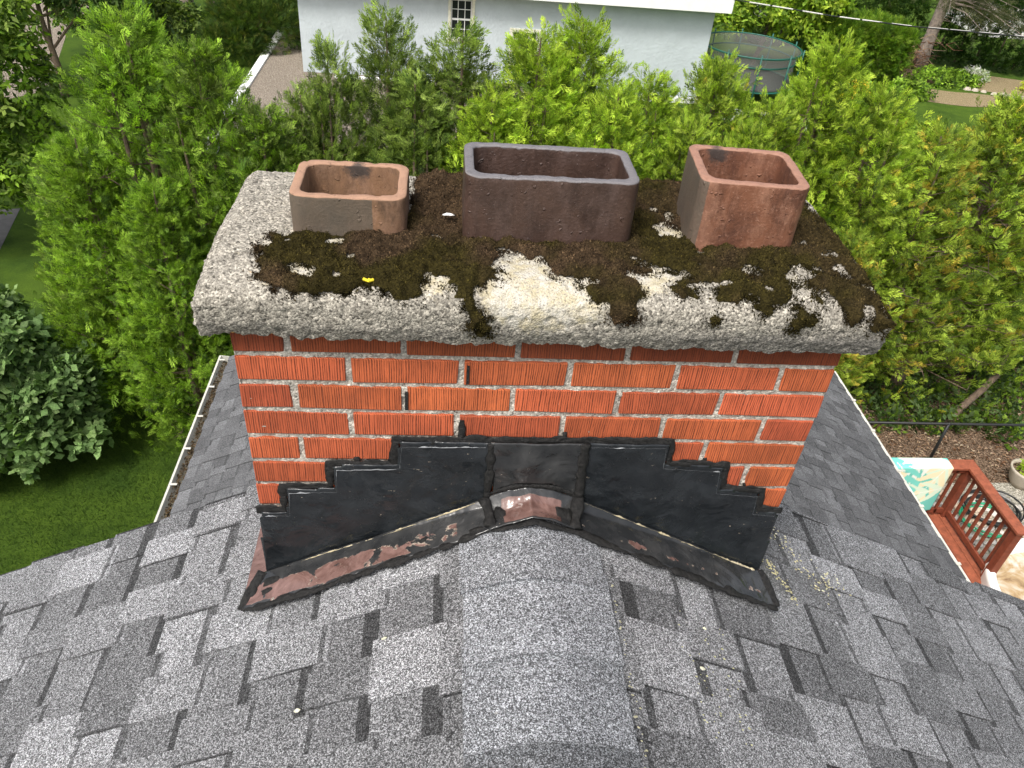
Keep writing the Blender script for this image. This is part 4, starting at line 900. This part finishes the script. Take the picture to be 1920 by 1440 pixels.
tree('yew_bush', (-6.6,27.6,G), [(0,0,.6,1.6,1.7,1.1),(.5,1.2,1.1,1.5,1.2,1.0),(-.5,2.6,1.2,1.4,1.2,.9),(-.6,-1.2,.3,1.0,.9,.7),(.9,2.8,1.7,1.1,1.1,.8)], 6500, .30, [(.020,.040,.008),(.035,.065,.010),(.055,.085,.014),(.075,.09,.018)], (3,3,2,1.2), 'dark spreading yew beside the gravel yard', 'bush', 'cedar', .05, 18)
# ---- right-hand background
tree('ash_tree', (11.2,28.7,G), [(0,0,2.2,1.5,1.1,.7),(1.5,.1,1.6,1.1,.9,.7),(-1.4,.2,1.7,1.0,.9,.7),(.6,.3,2.9,1.7,1.2,.7),(2.1,.1,2.5,1.0,.8,.6)], 3400, .36, G3+G1, (3,4,3,1,2,2,2,0), 'bright leafy tree behind the trampoline', 'tree', 'small', .10, 19)
def hedge(name, x0, y0, x1, y1, h, th, n, cols, wts, label, seed):
    rng = np.random.default_rng(seed); e = tag(empty(name, ((x0+x1)/2, (y0+y1)/2, G)), label, 'hedge')
    L = math.hypot(x1-x0, y1-y0); ux = np.array([(x1-x0)/L, (y1-y0)/L, 0]); nx = np.array([ux[1], -ux[0], 0])
    f = rng.random(n); t = rng.uniform(-.5, .5, n)*L; side = np.where(f < .6, 1.0, np.where(f < .68, -1.0, 0)); top = side == 0
    z = np.where(top, h, rng.uniform(0.05, h, n)); o = np.where(top, rng.uniform(-th/2, th/2, n), side*th/2)
    b = (fbm(t*1.1, z*1.1, o, seed, 3)-.5)*.7; o = o+np.where(top, 0, side*b); z = z+np.where(top, b, 0)
    P = t[:,None]*ux+o[:,None]*nx; P[:,2] = z; D = nx[None]*side[:,None]+rng.normal(0,.5,(n,3))+np.array([0,0,.5]); Nn = rng.normal(0,1,(n,3))
    col = 1.4*pal(rng, n, cols, wts)*(.7+.6*vnoise(t*1.5, z*1.5, o, seed+3))[:,None]
    V, C = sprays(rng, P, D, Nn, rng.uniform(.28,.5,n), col, 'cedar'); link('foliage', leaf_mesh('foliage', V, C), e)
    mb = MB(); d = .35; a = -ux*(L/2-.2); bb = ux*(L/2-.2)
    for i in range(int(L/.8)):
        p = a+(bb-a)*(i+.5)/int(L/.8); mb.tube([(p[0],p[1],0), (p[0]+.05,p[1],h*.5), (p[0],p[1]+.05,h*.85)], [.05,.035,.01], 5, False)
    mb.build('stem', M['bark'], e)
hedge('cedar_hedge', 19.9, 32.4, 30, 29.6, 2.3, 1.6, 5200, [(.016,.042,.006),(.028,.065,.009),(.045,.09,.012),(.01,.026,.005)], (3,3,1.5,2), 'long dark clipped cedar hedge behind the leaning conifer', 21)
hedge('cedar_hedge', 11.9, 34.0, 19.5, 33.0, 2.0, 1.6, 3200, [(.018,.045,.007),(.03,.07,.01),(.05,.09,.012)], (3,3,1.5), 'dark cedar hedge running behind the bright leafy tree', 22)
hedge('cedar_hedge', 13.2, 29.2, 16.6, 28.1, 1.75, 1.6, 3400, [(.055,.11,.010),(.085,.15,.012),(.11,.17,.016),(.04,.08,.010)], (3,3,2,1), 'short olive green clipped hedge block left of the brown brush', 23)
# leaning conifer
e = tag(empty('spruce_tree', (18.85,30.5,G)), 'leaning grey conifer trunk with drooping needle branches at the top right', 'tree')
mb = MB(); pts = [(.0,0,0),(.0,.02,.8),(.05,.06,1.8),(.12,.1,2.9),(.2,.1,4.2),(.3,.1,5.6)]; mb.tube(pts, [.30,.24,.215,.20,.18,.16], 12)
for i in range(16): z = q.uniform(.8, 3); a = q.uniform(3.6, 6.0); mb.tube([(.05,0,z), (.05+.5*math.cos(a), .5*math.sin(a), z-.05)], [.02,.006], 5)
mb.build('trunk', M['bark_grey'], e, smooth=True)
rng = np.random.default_rng(31); P = []; D = []; br = MB()
for i in range(52):
    a = rng.uniform(0, 6.283); z = rng.uniform(2.4, 4.9); L = rng.uniform(1.5, 3.6); tip = np.array([L*math.cos(a), L*math.sin(a), z-rng.uniform(.1,.9)]); base = np.array([.15,0,z]); br.tube([base, (base+tip)/2+np.array([0,0,.15]), tip], [.03,.016,.004], 4, False)
    for k in range(26): u = rng.uniform(.25, 1); P.append(base+(tip-base)*u+np.array([0,0,.15*4*u*(1-u)])+rng.normal(0,.07,3)); D.append(unit(((tip-base)*.5+rng.normal(0,.9,3)+np.array([0,0,-.9]))[None])[0])
P = np.array(P); D = np.array(D); V, C = sprays(rng, P, D, rng.normal(0,1,P.shape), rng.uniform(.3,.6,len(P)), pal(rng, len(P), [(.07,.085,.03),(.10,.115,.045),(.14,.14,.07),(.05,.065,.025)], (3,3,2,2)), 'needle')
link('crown', leaf_mesh('crown', V, C), e); br.build('branch', M['bark_grey'], e)
# brush pile
e = tag(empty('brush_pile', (17.7,30.2,G)), 'heap of dead brown branches at the foot of the leaning conifer', 'brush pile'); mb = MB()
for i in range(230):
    a = q.uniform(0, 6.28); x, y = q.gauss(0,.7), q.gauss(0,.5); z = abs(q.gauss(.5,.45)); L = q.uniform(.3,.9); mb.col = q.choice([(.2,.11,.07),(.3,.18,.12),(.13,.07,.045),(.38,.28,.2)])
    mb.tube([(x,y,z), (x+L*.5*math.cos(a), y+L*.5*math.sin(a), z+q.uniform(-.1,.25)), (x+L*math.cos(a), y+L*math.sin(a), z+q.uniform(-.2,.3))], [.018,.012,.004], 4, False)
mb.build('branches', M['leaf'], e)
for (x, y, rx, ry, h, n, cols, lab, sd) in ((18.9,28.6,1.4,.55,.45,900,G1,'low green perennials below the leaning trunk','61'), (22.4,28.4,.5,.3,.35,220,[(.4,.38,.04),(.25,.3,.03)],'yellow flowering clump by the dark hedge','62'),
                                     (20.6,29.4,.55,.3,.4,260,[(.42,.42,.44),(.25,.3,.2)],'silvery leaved clump at the edge of the soil bed','63'), (14.0,25.6,.55,.4,.7,340,[(.5,.36,.04),(.3,.33,.03),(.12,.2,.03)],'yellow flowered clump right of the trampoline','64'),
                                     (16.4,26.6,.9,.5,.5,500,G1,'green clump in front of the olive hedge block','65')):
    tree('perennial_clump', (x,y,G), [(0,0,.05,rx,ry,h),(rx*.4,0,.0,rx*.5,ry*.8,h*.8)], n, .22, cols, [1]*len(cols), lab, 'plant', 'small', .008, int(sd))
mb = MB(); grp = 'edging stones along the soil bed'
for i in range(11):
    x = 19.6+i*.28; y = 28.0-.12*i+q.uniform(-.12,.12); s = q.uniform(.10,.19); b = MB(); nn = 8
    V = [(s*math.cos(t)*q.uniform(.8,1.2), s*.8*math.sin(t)*q.uniform(.8,1.2), 0) for t in [6.283*k/nn for k in range(nn)]]; V += [(a*.7, c*.7, s*.6*q.uniform(.8,1.1)) for a, c, _ in V]
    b.add(V, [tuple(range(nn, 2*nn))]+[(k, (k+1) % nn, (k+1) % nn+nn, k+nn) for k in range(nn)]); tag(b.build('edging_stone', M['terracotta'], bevel=.02, loc=(x,y,G+.01)), 'pale stone in the curved edge of the soil bed', 'stone', grp)

# ---- undergrowth beneath the cedars
rng = np.random.default_rng(41); n = 3600; P = np.stack([rng.uniform(3.9, 12, n), rng.uniform(8.0, 10.2, n), G+rng.uniform(0,.28,n)], -1); P[:,1] += (fbm(P[:,0]*1.3, 0*P[:,0], 0, 8)-.5)*1.0
keep = fbm(P[:,0]*1.2, P[:,1]*1.8, 0, 77) > .40+.12*np.clip(8.9-P[:,1], -1, 1); P = P[keep]; n = len(P)
V, C = sprays(rng, P, rng.normal(0,.7,(n,3))+np.array([0,-.2,.5]), rng.normal(0,1,(n,3)), rng.uniform(.12,.26,n), pal(rng, n, GB+G1, (1,1,1,1,1,1,1,1)), 'small')
tag(link('ground_cover', leaf_mesh('ground_cover', V, C)), 'leafy ground cover and seedlings under the cedars behind the black fence', 'ground cover', kind='stuff')
mb = MB()
for i in range(3400):    # dry leaves on the mulch
    x = rng.uniform(3.8, 12.5); y = rng.uniform(7.0, 9.2); a = rng.uniform(0, 3.14); s = rng.uniform(.018,.045); z = G+.012+rng.uniform(0,.02); mb.col = q.choice([(.34,.22,.15),(.45,.32,.23),(.22,.12,.07),(.13,.07,.04),(.52,.42,.32)])
    dx, dy = s*math.cos(a), s*math.sin(a); mb.add([(x-dx,y-dy,z),(x+dy*.5,y-dx*.5,z+s*.3),(x+dx,y+dy,z),(x-dy*.5,y+dx*.5,z+s*.4)], [(0,1,2,3)])
tag(mb.build('fallen_leaves', M['leaf']), 'dry brown leaves littering the mulch around the black fence', 'leaf litter', kind='stuff')
# fallen limb / curved trunk
mb = MB(); mb.tube([(8.35,8.3,G+.02),(8.6,8.5,G+.25),(8.95,8.65,G+.55),(9.25,8.85,G+.7),(9.45,9.1,G+.95),(9.5,9.4,G+1.2)], [.07,.06,.055,.05,.04,.03], 9)
tag(mb.build('bent_trunk', M['bark'], smooth=True), 'bent bare trunk rising from the undergrowth under the orange-tipped cedars', 'trunk')
# lawn grass near the house, coloured dark to paint in its shade
rng = np.random.default_rng(43); n = 60000; x = rng.uniform(-9.5,-2.4,n); y = rng.uniform(4.6,9.0,n); h = rng.uniform(.02,.055,n); a = rng.uniform(0,6.283,n); l = rng.uniform(-.03,.03,(n,2)); wd = .004
z = np.full(n, G+.002); V = np.stack([np.stack([x-wd*np.cos(a), y-wd*np.sin(a), z],-1), np.stack([x+wd*np.cos(a), y+wd*np.sin(a), z],-1), np.stack([x+l[:,0], y+l[:,1], z+h],-1)], 1).reshape(-1,3)
c = np.array([.036,.074,.009])*rng.uniform(.5,1.5,(n,1))*(.6+.8*fbm(x*1.5, y*1.5, 0, 5))[:,None]
tag(link('lawn_grass', raw_mesh('lawn_grass', V, np.arange(3*n).reshape(n,3), M['leaf'], np.repeat(c, 3, 0))), 'short green grass on the shaded lawn left of the roof', 'grass', kind='stuff')

# ---------------------------------------------------------------- neighbour's house
nb = tag(empty('neighbour_house', (1.8,24.6,G)), 'pale blue stucco bungalow with white eave behind the cedars', 'house')
def nfix(o): o.location = (-1.8,-24.6,-G); return o
def pw(name, mats, mb, parent=nb, **k): o = mb.build(name, mats, parent, **k); return nfix(o) if parent is nb else o
HX0, HX1, HY, HE = -4.6, 8.13, 24.6, -4.40
W = [(-.03,.60,-5.75,-4.62), (1.90,2.66,-6.35,-5.42)]
mb = MB(); xs = [HX0, W[0][0], W[0][1], W[1][0], W[1][1], HX1]
for a, b in ((0,1),(2,3),(4,5)): mb.box(xs[a], xs[b], HY, HY+.2, G+.15, HE)
for (a, b, c, d) in W: mb.box(a, b, HY, HY+.2, G+.15, c); mb.box(a, b, HY, HY+.2, d, HE)
mb.box(HX0, HX0+.2, HY+.2, 33, G+.15, HE); mb.box(HX1-.2, HX1, HY+.2, 33, G+.15, HE); mb.box(HX0+.2, HX1-.2, 32.8, 33, G+.15, HE)
pw('wall', M['stucco'], mb)
mb = MB(); mb.box(HX0-.03, HX1+.03, HY-.03, HY+.12, G-.05, G+.2); pw('plinth', M['white_paint'], mb)
mb = MB(); mb.box(HX0-.35, HX1+.35, HY-.42, 33.4, HE, HE+.03); mb.box(HX0-.36, HX1+.36, HY-.45, HY-.42, HE-.005, HE+.42); mb.box(HX1+.35, HX1+.38, HY-.42, 33.4, HE-.005, HE+.42); mb.box(HX0-.38, HX0-.35, HY-.42, 33.4, HE-.005, HE+.42); pw('eave', M['white_paint'], mb)
mb = MB(); xm = (HY-.45+33.4)/2
mb.add([(HX0-.3,HY-.38,HE+.4),(HX1+.3,HY-.38,HE+.4),(HX1+.3,33.3,HE+.4),(HX0-.3,33.3,HE+.4),(HX0+2.5,xm,HE+2),(HX1-2.5,xm,HE+2)], [(0,1,5,4),(1,2,5),(2,3,4,5),(3,0,4),(0,3,2,1)]); pw('roof', simple('grey roof', (.12,.12,.12), .9), mb)
for wi, (a, b, c, d) in enumerate(W):
    f = MB(); t = .09
    f.box(a-t, a, HY-.035, HY+.1, c, d); f.box(b, b+t, HY-.035, HY+.1, c, d); f.box(a-t-.02, b+t+.02, HY-.04, HY+.1, d, d+.10); f.box(a-t-.03, b+t+.03, HY-.07, HY+.1, c-.07, c)
    fo = pw('window', simple('cream window trim', (.66,.64,.52), .6) if wi == 0 else bpy.data.materials['cream window trim'], f, bevel=.006)
    g = MB(); g.box(a, b, HY+.09, HY+.1, c, d); g.build('pane', M['dark_glass'], fo)
    s = MB(); mz = (c+d)/2; s.box(a, b, HY+.05, HY+.088, mz-.025, mz+.025); s.box(a, a+.035, HY+.05, HY+.088, c, mz-.025); s.box(b-.035, b, HY+.05, HY+.088, c, mz-.025); s.box(a, a+.035, HY+.05, HY+.088, mz+.025, d); s.box(b-.035, b, HY+.05, HY+.088, mz+.025, d); s.box(a+.035, b-.035, HY+.05, HY+.088, c, c+.04); s.box(a+.035, b-.035, HY+.05, HY+.088, d-.04, d)
    for k in (1, 2):
        x = a+(b-a)*k/3; s.box(x-.010, x+.010, HY+.06, HY+.085, c+.04, mz-.025); s.box(x-.010, x+.010, HY+.06, HY+.085, mz+.025, d-.04)
    for zz0, zz1 in ((c, mz), (mz, d)): s.box(a+.035, b-.035, HY+.063, HY+.083, (zz0+zz1)/2-.009, (zz0+zz1)/2+.009)
    s.build('sash', M['white_paint'], fo)
# white kerb round the gravel yard
mb = MB(); mb.box(-6.15,-5.9,18.4,29.5,G-.02,G+.36); mb.box(-5.9,-4.63,29.4,29.58,G-.02,G+.36)
tag(mb.build('kerb', M['white_paint'], bevel=.01), 'white kerb enclosing the gravel yard beside the blue house', 'kerb')
mb = MB(); mb.bar((-3.6,24.25,G+.17),(-.5,24.25,G+.17),.22,.34); tag(mb.build('kerb', M['white_paint'], bevel=.01), 'white ledge at the foot of the blue wall left of the upper window', 'kerb')
mb = MB(); mb.bar((8.6,23.3,G+.17),(11.2,22.6,G+.17),.22,.34); tag(mb.build('kerb', M['white_paint'], bevel=.01), 'white ledge in front of the trampoline', 'kerb')
# ---------------------------------------------------------------- trampoline
tr = tag(empty('trampoline', (9.75,25.2,G)), 'round trampoline with dark safety net and green tube frame beside the blue house', 'trampoline')
RR = 1.62; zt = 1.78; zm = .75; n = 40
def ringpts(r, z): return [(r*math.cos(6.2832*i/n), r*math.sin(6.2832*i/n), z) for i in range(n)]
mb = MB(); mb.tube(ringpts(RR, zt), .028, 6, closed=True); mb.build('top_ring', M['green_metal'], tr, smooth=True)
mb = MB(); mb.tube(ringpts(RR*.93, zt-.32), .024, 6, closed=True); mb.build('middle_ring', M['green_metal'], tr, smooth=True)
mb = MB(); mb.tube(ringpts(RR, zm), .05, 6, True, (1,1,.5), closed=True); mb.build('frame', M['green_metal'], tr, smooth=True)
mb = MB(); mb.add(ringpts(RR*.95, zm+.02), [tuple(range(n))]); mb.build('mat', M['black_plastic'], tr)
netm = Mat('safety net'); netm.done((.22,.22,.21), .9); tn = netm.n('ShaderNodeBsdfTransparent'); mx = netm.n('ShaderNodeMixShader'); mx.inputs[0].default_value = .38
netm.l(tn.outputs[0], mx.inputs[1]); netm.l(netm.b.outputs[0], mx.inputs[2]); netm.l(mx.outputs[0], netm.out.inputs['Surface'])
V = ringpts(RR*.94, zm+.03)+ringpts(RR*.91, zt-.32)+ringpts(RR*.985, zt-.01); mb = MB(); mb.add(V, [(k*n+i, k*n+(i+1) % n, (k+1)*n+(i+1) % n, (k+1)*n+i) for k in range(2) for i in range(n)]); mb.build('safety_net', netm.m, tr, smooth=True)
for i in range(10):
    a = 6.2832*i/10+.2; mb = MB(); mb.tube([(RR*1.02*math.cos(a), RR*1.02*math.sin(a), 0), (RR*1.03*math.cos(a), RR*1.03*math.sin(a), zt+.12)], .026, 6); mb.build('pole', M['green_metal'], tr, smooth=True)
# far things glimpsed between the trees
mb = MB(); mb.box(-1.7,1.7,0,5,0,1.15); sh = tag(empty('garden_shed', (15.0,38.0,G)), 'white flat roofed building glimpsed behind the bright leafy tree', 'shed'); mb.build('wall', M['siding'], sh)
mb = MB(); mb.box(-2.0,2.0,-.3,5.3,1.15,1.32); mb.build('roof', M['white_paint'], sh, bevel=.02)
mb = MB(); mb.box(-.3,.3,-.25,.25,0,1.5); mb.box(-.34,.34,-.29,.29,1.5,1.56); b = mb.build('playhouse', simple('teal plastic', (.02,.25,.22), .4), bevel=.02, loc=(17.4,35.6,G)); tag(b, 'teal plastic playhouse at the top edge behind the dark hedge', 'playhouse')
mb = MB(); mb.box(-1.3,1.3,0,4,0,1.1); sh = tag(empty('garden_shed', (26.5,37.0,G)), 'pale building glimpsed through the needles at the top right', 'shed'); mb.build('wall', M['white_paint'], sh)
mb = MB(); mb.prism([(-1.5,-.2,1.1),(1.5,-.2,1.1),(0,-.2,1.9)], (0,4.4,0)); mb.build('roof', M['siding'], sh)
# power line
pts = []
for i in range(61):
    t = i/60; x = 2.0+t*20; pts.append((x, 20.0, -2.85-.95*math.sin(math.pi*min(1, t*.5+.0))*1.0+.18*(t-.6)**2))
PL = [(-8,20,-1.6),(1,20,-2.62),(4,20,-2.93),(7.1,20,-3.225),(9.7,20,-3.44),(11.78,20,-3.55),(15.1,20,-3.62),(20,20,-3.55),(30,20,-3.0)]
mb = MB(); mb.tube([(a, b+.02*math.sin(a*2), c) for a, b, c in PL], .016, 6); wire = mb.build('power_line', M['black_plastic'], smooth=True); tag(wire, 'thin black and white overhead cable crossing the top right', 'cable')
def plz(x):
    return float(np.interp(x, [p[0] for p in PL], [p[2] for p in PL]))
x = 5.0; k = 0
while x < 19: mb = MB(); mb.tube([(x,19.995,plz(x)+.004),(x+.55,19.995,plz(x+.55)+.004)], .0175, 6); mb.build('white_wrap', M['siding'], wire); x += .62+.2*(k % 3); k += 1
# ---------------------------------------------------------------- black fence in the mulch
fe = tag(empty('chain_fence', (8.5,7.95,G)), 'low black rail fence crossing the leafy mulch behind the red deck', 'fence')
mb = MB(); mb.tube([(-6,0,.88),(8,.0,.88)], .022, 8); mb.build('rail', M['black_plastic'], fe, smooth=True)
for x in (-3.65,-.98,1.7,4.4): mb = MB(); mb.tube([(x,0,0),(x,0,.9)], .024, 8); mb.build('post', M['black_plastic'], fe, smooth=True)
fe.location = (8.5,7.35,G)
# ---------------------------------------------------------------- deck with railing
dk = tag(empty('deck', (6.9,6.0,G)), 'red stained wooden deck with baluster railing beside the lower roof', 'deck')
mb = MB(); x = -2.95
while x < .06: g = q.uniform(.8,1.2); mb.box(x, x+.138, -3.2, .03, .36, .395); x += .144
mb.build('deck_boards', M['redwood'], dk, bevel=.004)
mb = MB(); mb.box(-2.95,.07,.035,.075,.1,.38); mb.box(.07,.11,-3.2,.075,.1,.38); mb.build('skirt', M['redwood2'], dk, bevel=.004)
for (x, y) in ((0,-.05),(0,-1.16),(-1.5,-.05),(-2.9,-.05)): mb = MB(); mb.box(x-.05, x+.05, y-.05, y+.05, .395, 1.31); mb.build('post', M['redwood2'], dk, bevel=.006)
mb = MB(); mb.box(-2.95,.075,-.12,.06,1.312,1.352); mb.box(-.075,.075,-1.24,-.12,1.312,1.352); mb.build('handrail', M['redwood'], dk, bevel=.006)
mb = MB(); mb.box(-2.9,-.05,-.07,-.03,1.22,1.308); mb.box(-.02,.02,-1.11,-.10,1.22,1.308); mb.box(-2.9,-.05,-.07,-.03,.45,.53); mb.box(-.02,.02,-1.11,-.10,.45,.53); mb.build('rail', M['redwood2'], dk, bevel=.004)
for i in range(8): y = -.20-i*.118; mb = MB(); mb.box(.0,.034,y-.017,y+.017,.42,1.30); mb.build('baluster', M['redwood2'], dk, bevel=.003)
for i in range(20): x = -.17-i*.13; mb = MB(); mb.box(x-.017,x+.017,-.07,-.036,.42,1.30); mb.build('baluster', M['redwood2'], dk, bevel=.003)
# beach towel over the far rail
def towel():
    n1, n2 = 110, 80; u, v = np.meshgrid(np.linspace(0, 1.25, n1), np.linspace(0, .98, n2), indexing='ij')
    sdrop = v; y = np.where(sdrop < .18, .07-sdrop, -.115-.006); z = np.where(sdrop < .18, 1.362, 1.362-(sdrop-.18)); y = y-.025*np.sin(u*9)*np.clip(sdrop-.2, 0, 1); x = -.30-u
    bd = (sdrop > .14) & (sdrop < .2); z = np.where(bd, z-.004, z)
    teal = np.array([.16,.52,.44]); pale = np.array([.62,.76,.60]); cream = np.array([.78,.70,.46]); wht = np.array([.75,.8,.72])
    def frond(cx, cy, ang, L, wd):
        dx, dy = (u-cx), (v-cy); a = dx*math.cos(ang)+dy*math.sin(ang); b = -dx*math.sin(ang)+dy*math.cos(ang); t = np.clip(a/L, 0, 1); env = wd*np.sin(np.pi*np.clip(t, 0, 1))**.6
        return (a > 0) & (a < L) & (np.abs(b) < env) & (np.sin((a-np.abs(b)*1.1)*34) > -.5), (a > 0) & (a < L) & (np.abs(b) < .006)
    C = np.broadcast_to(teal, (n1, n2, 3)).copy(); C[(np.sin(u*4+v*5) > .3)] = pale
    for cx, cy, an, L, wd, c in ((.05,.05,1.2,.85,.24,cream),(.35,0,.9,.8,.2,wht),(.0,.55,.3,.8,.2,pale),(.75,.1,1.9,.8,.25,teal*1.2),(.6,.3,.4,.7,.2,cream),(1.2,.0,2.2,.9,.22,wht)):
        m, mid = frond(cx, cy, an, L, wd); C[m] = c; C[mid] = wht
    V = np.stack([x, y, z], -1).reshape(-1, 3); i = np.arange(n1*n2).reshape(n1, n2); F = np.stack([i[:-1,:-1], i[1:,:-1], i[1:,1:], i[:-1,1:]], -1).reshape(-1, 4)
    m = Mat('towel'); mm = m.done(m.attr(), .95, m.bump(m.noise(300, 3), .3, .002), .1)
    o = link('beach_towel', raw_mesh('beach_towel', V, F, mm, C.reshape(-1, 3), True)); o.location = (6.9,6.0,G); s_ = o.modifiers.new('thick', 'SOLIDIFY'); s_.thickness = .006
    tag(o, 'teal and cream towel with palm leaf pattern hung over the deck rail', 'towel')
towel()
# garden hose coil on the stones
def coil(name, mat, cx, cy, turns, r0, r1, label, z=.03, seed=0):
    qq = random.Random(seed); pts = []; n = int(turns*26)
    for i in range(n): t = i/26*6.2832; r = r0+(r1-r0)*(i/n)+.02*math.sin(t*2.3+seed); pts.append((cx+r*math.cos(t)+.03*math.sin(t*.37), cy+r*.8*math.sin(t), G+z+.018*(i/n*turns)+.01*math.sin(t*1.7)))
    mb = MB(); mb.tube(pts, .0135, 7); tag(mb.build(name, mat, smooth=True), label, 'hose')
coil('garden_hose', M['black_plastic'], 8.0, 6.35, 6.5, .30, .46, 'coiled black hose lying on the pale stones behind the balusters', .03, 1)
coil('garden_hose', M['green_plastic'], 7.85, 6.15, 2.6, .36, .42, 'green hose loops lying inside the black coil', .05, 2)
# river stones
grp = 'pale river stones under the railing'; base_st = []
for k in range(6):
    bm = bmesh.new(); bmesh.ops.create_icosphere(bm, subdivisions=2, radius=1); qq = random.Random(k)
    for v in bm.verts: v.co = Vector((v.co.x*1.25, v.co.y*.95, v.co.z*.55))*(1+.12*math.sin(v.co.x*3+k)+.08*math.sin(v.co.y*4+k*2))
    me = bpy.data.meshes.new('river_stone'); bm.to_mesh(me); bm.free(); me.polygons.foreach_set('use_smooth', [True]*len(me.polygons)); base_st.append(me)
smats = [simple('stone pale', (.52,.48,.43), .8), simple('stone grey', (.33,.32,.3), .8), simple('stone tan', (.46,.37,.28), .8)]
for i, me in enumerate(base_st): me.materials.append(smats[i % 3])
rng = np.random.default_rng(77); k = 0; placed = []
SV = []; SF = []; sn = 0
proto = [(np.array([v.co[:] for v in me.vertices]), np.array([p.vertices[:] for p in me.polygons])) for me in base_st]
def stone_ok(x, y, s): return all((x-a)**2+(y-b)**2 > ((s+c)*.75)**2 for a, b, c in placed)
tries = 0
while k < 240 and tries < 30000:
    tries += 1; x = rng.uniform(6.95, 9.1); y = rng.uniform(4.9, 6.75); s = rng.uniform(.035,.07)
    if x > 8.5 and y > 6.5 or not stone_ok(x, y, s): continue
    placed.append((x, y, s)); o = bpy.data.objects.new('river_stone', base_st[k % 6]); COL.objects.link(o); o.location = (x, y, G+.008+s*.35); o.scale = (s, s, s); o.rotation_euler = (0, 0, rng.uniform(0, 6.28)); tag(o, 'rounded pale stone in the bed under the deck railing', 'stone', grp); k += 1
# potted plant
pp = tag(empty('potted_plant', (8.85,6.95,G)), 'pale round pot with a small bright green plant on the paver strip', 'potted plant')
mb = MB(); n = 24; prof = [(.13,0),(.20,.12),(.235,.26),(.25,.30),(.25,.33),(.225,.33),(.215,.27)]; V = [(r*math.cos(6.2832*i/n), r*math.sin(6.2832*i/n), z) for r, z in prof for i in range(n)]
mb.add(V, [(j*n+i, j*n+(i+1) % n, (j+1)*n+(i+1) % n, (j+1)*n+i) for j in range(len(prof)-1) for i in range(n)]+[tuple(range(n))[::-1]]); mb.build('pot', M['terracotta'], pp, smooth=True)
mb = MB(); mb.add([(.218*math.cos(6.2832*i/n), .218*math.sin(6.2832*i/n), .275) for i in range(n)], [tuple(range(n))]); mb.build('soil', M['mulch'], pp)
V, C = crown_clumps(5, [(0,0,.34,.12,.12,.14),(.07,.04,.42,.07,.07,.08)], 90, .11, G3, (1,2,2,0), 'small'); link('foliage', leaf_mesh('foliage', V, C), pp)
# round tub with white rim
tb = tag(empty('wading_pool', (7.72,4.38,G)), 'round white rimmed pool with stained tan bottom beside the deck corner', 'pool')
n = 64; prof = [(.97,0),(.99,.3),(1.0,.52),(1.0,.56),(.98,.585),(.91,.585),(.88,.56),(.88,.5),(.86,.3),(.85,.2)]
mb = MB(); mb.add([(r*math.cos(6.2832*i/n), r*math.sin(6.2832*i/n), z) for r, z in prof for i in range(n)], [(j*n+i, j*n+(i+1) % n, (j+1)*n+(i+1) % n, (j+1)*n+i) for j in range(len(prof)-1) for i in range(n)]); mb.build('rim', M['white_paint'], tb, smooth=True)
pm = Mat('stained pool liner'); nn_ = pm.noise(2.6, 6, .6, None, 1.6); c = pm.ramp(nn_, [(.3, (.2,.12,.06)), (.45, (.42,.3,.16)), (.55, (.5,.44,.34)), (.7, (.6,.6,.56))]); pm.done(c, .12, None, .6)
mb = MB(); mb.add([(.875*math.cos(6.2832*i/n), .875*math.sin(6.2832*i/n), .42) for i in range(n)], [tuple(range(n))]); mb.build('water', pm.m, tb)
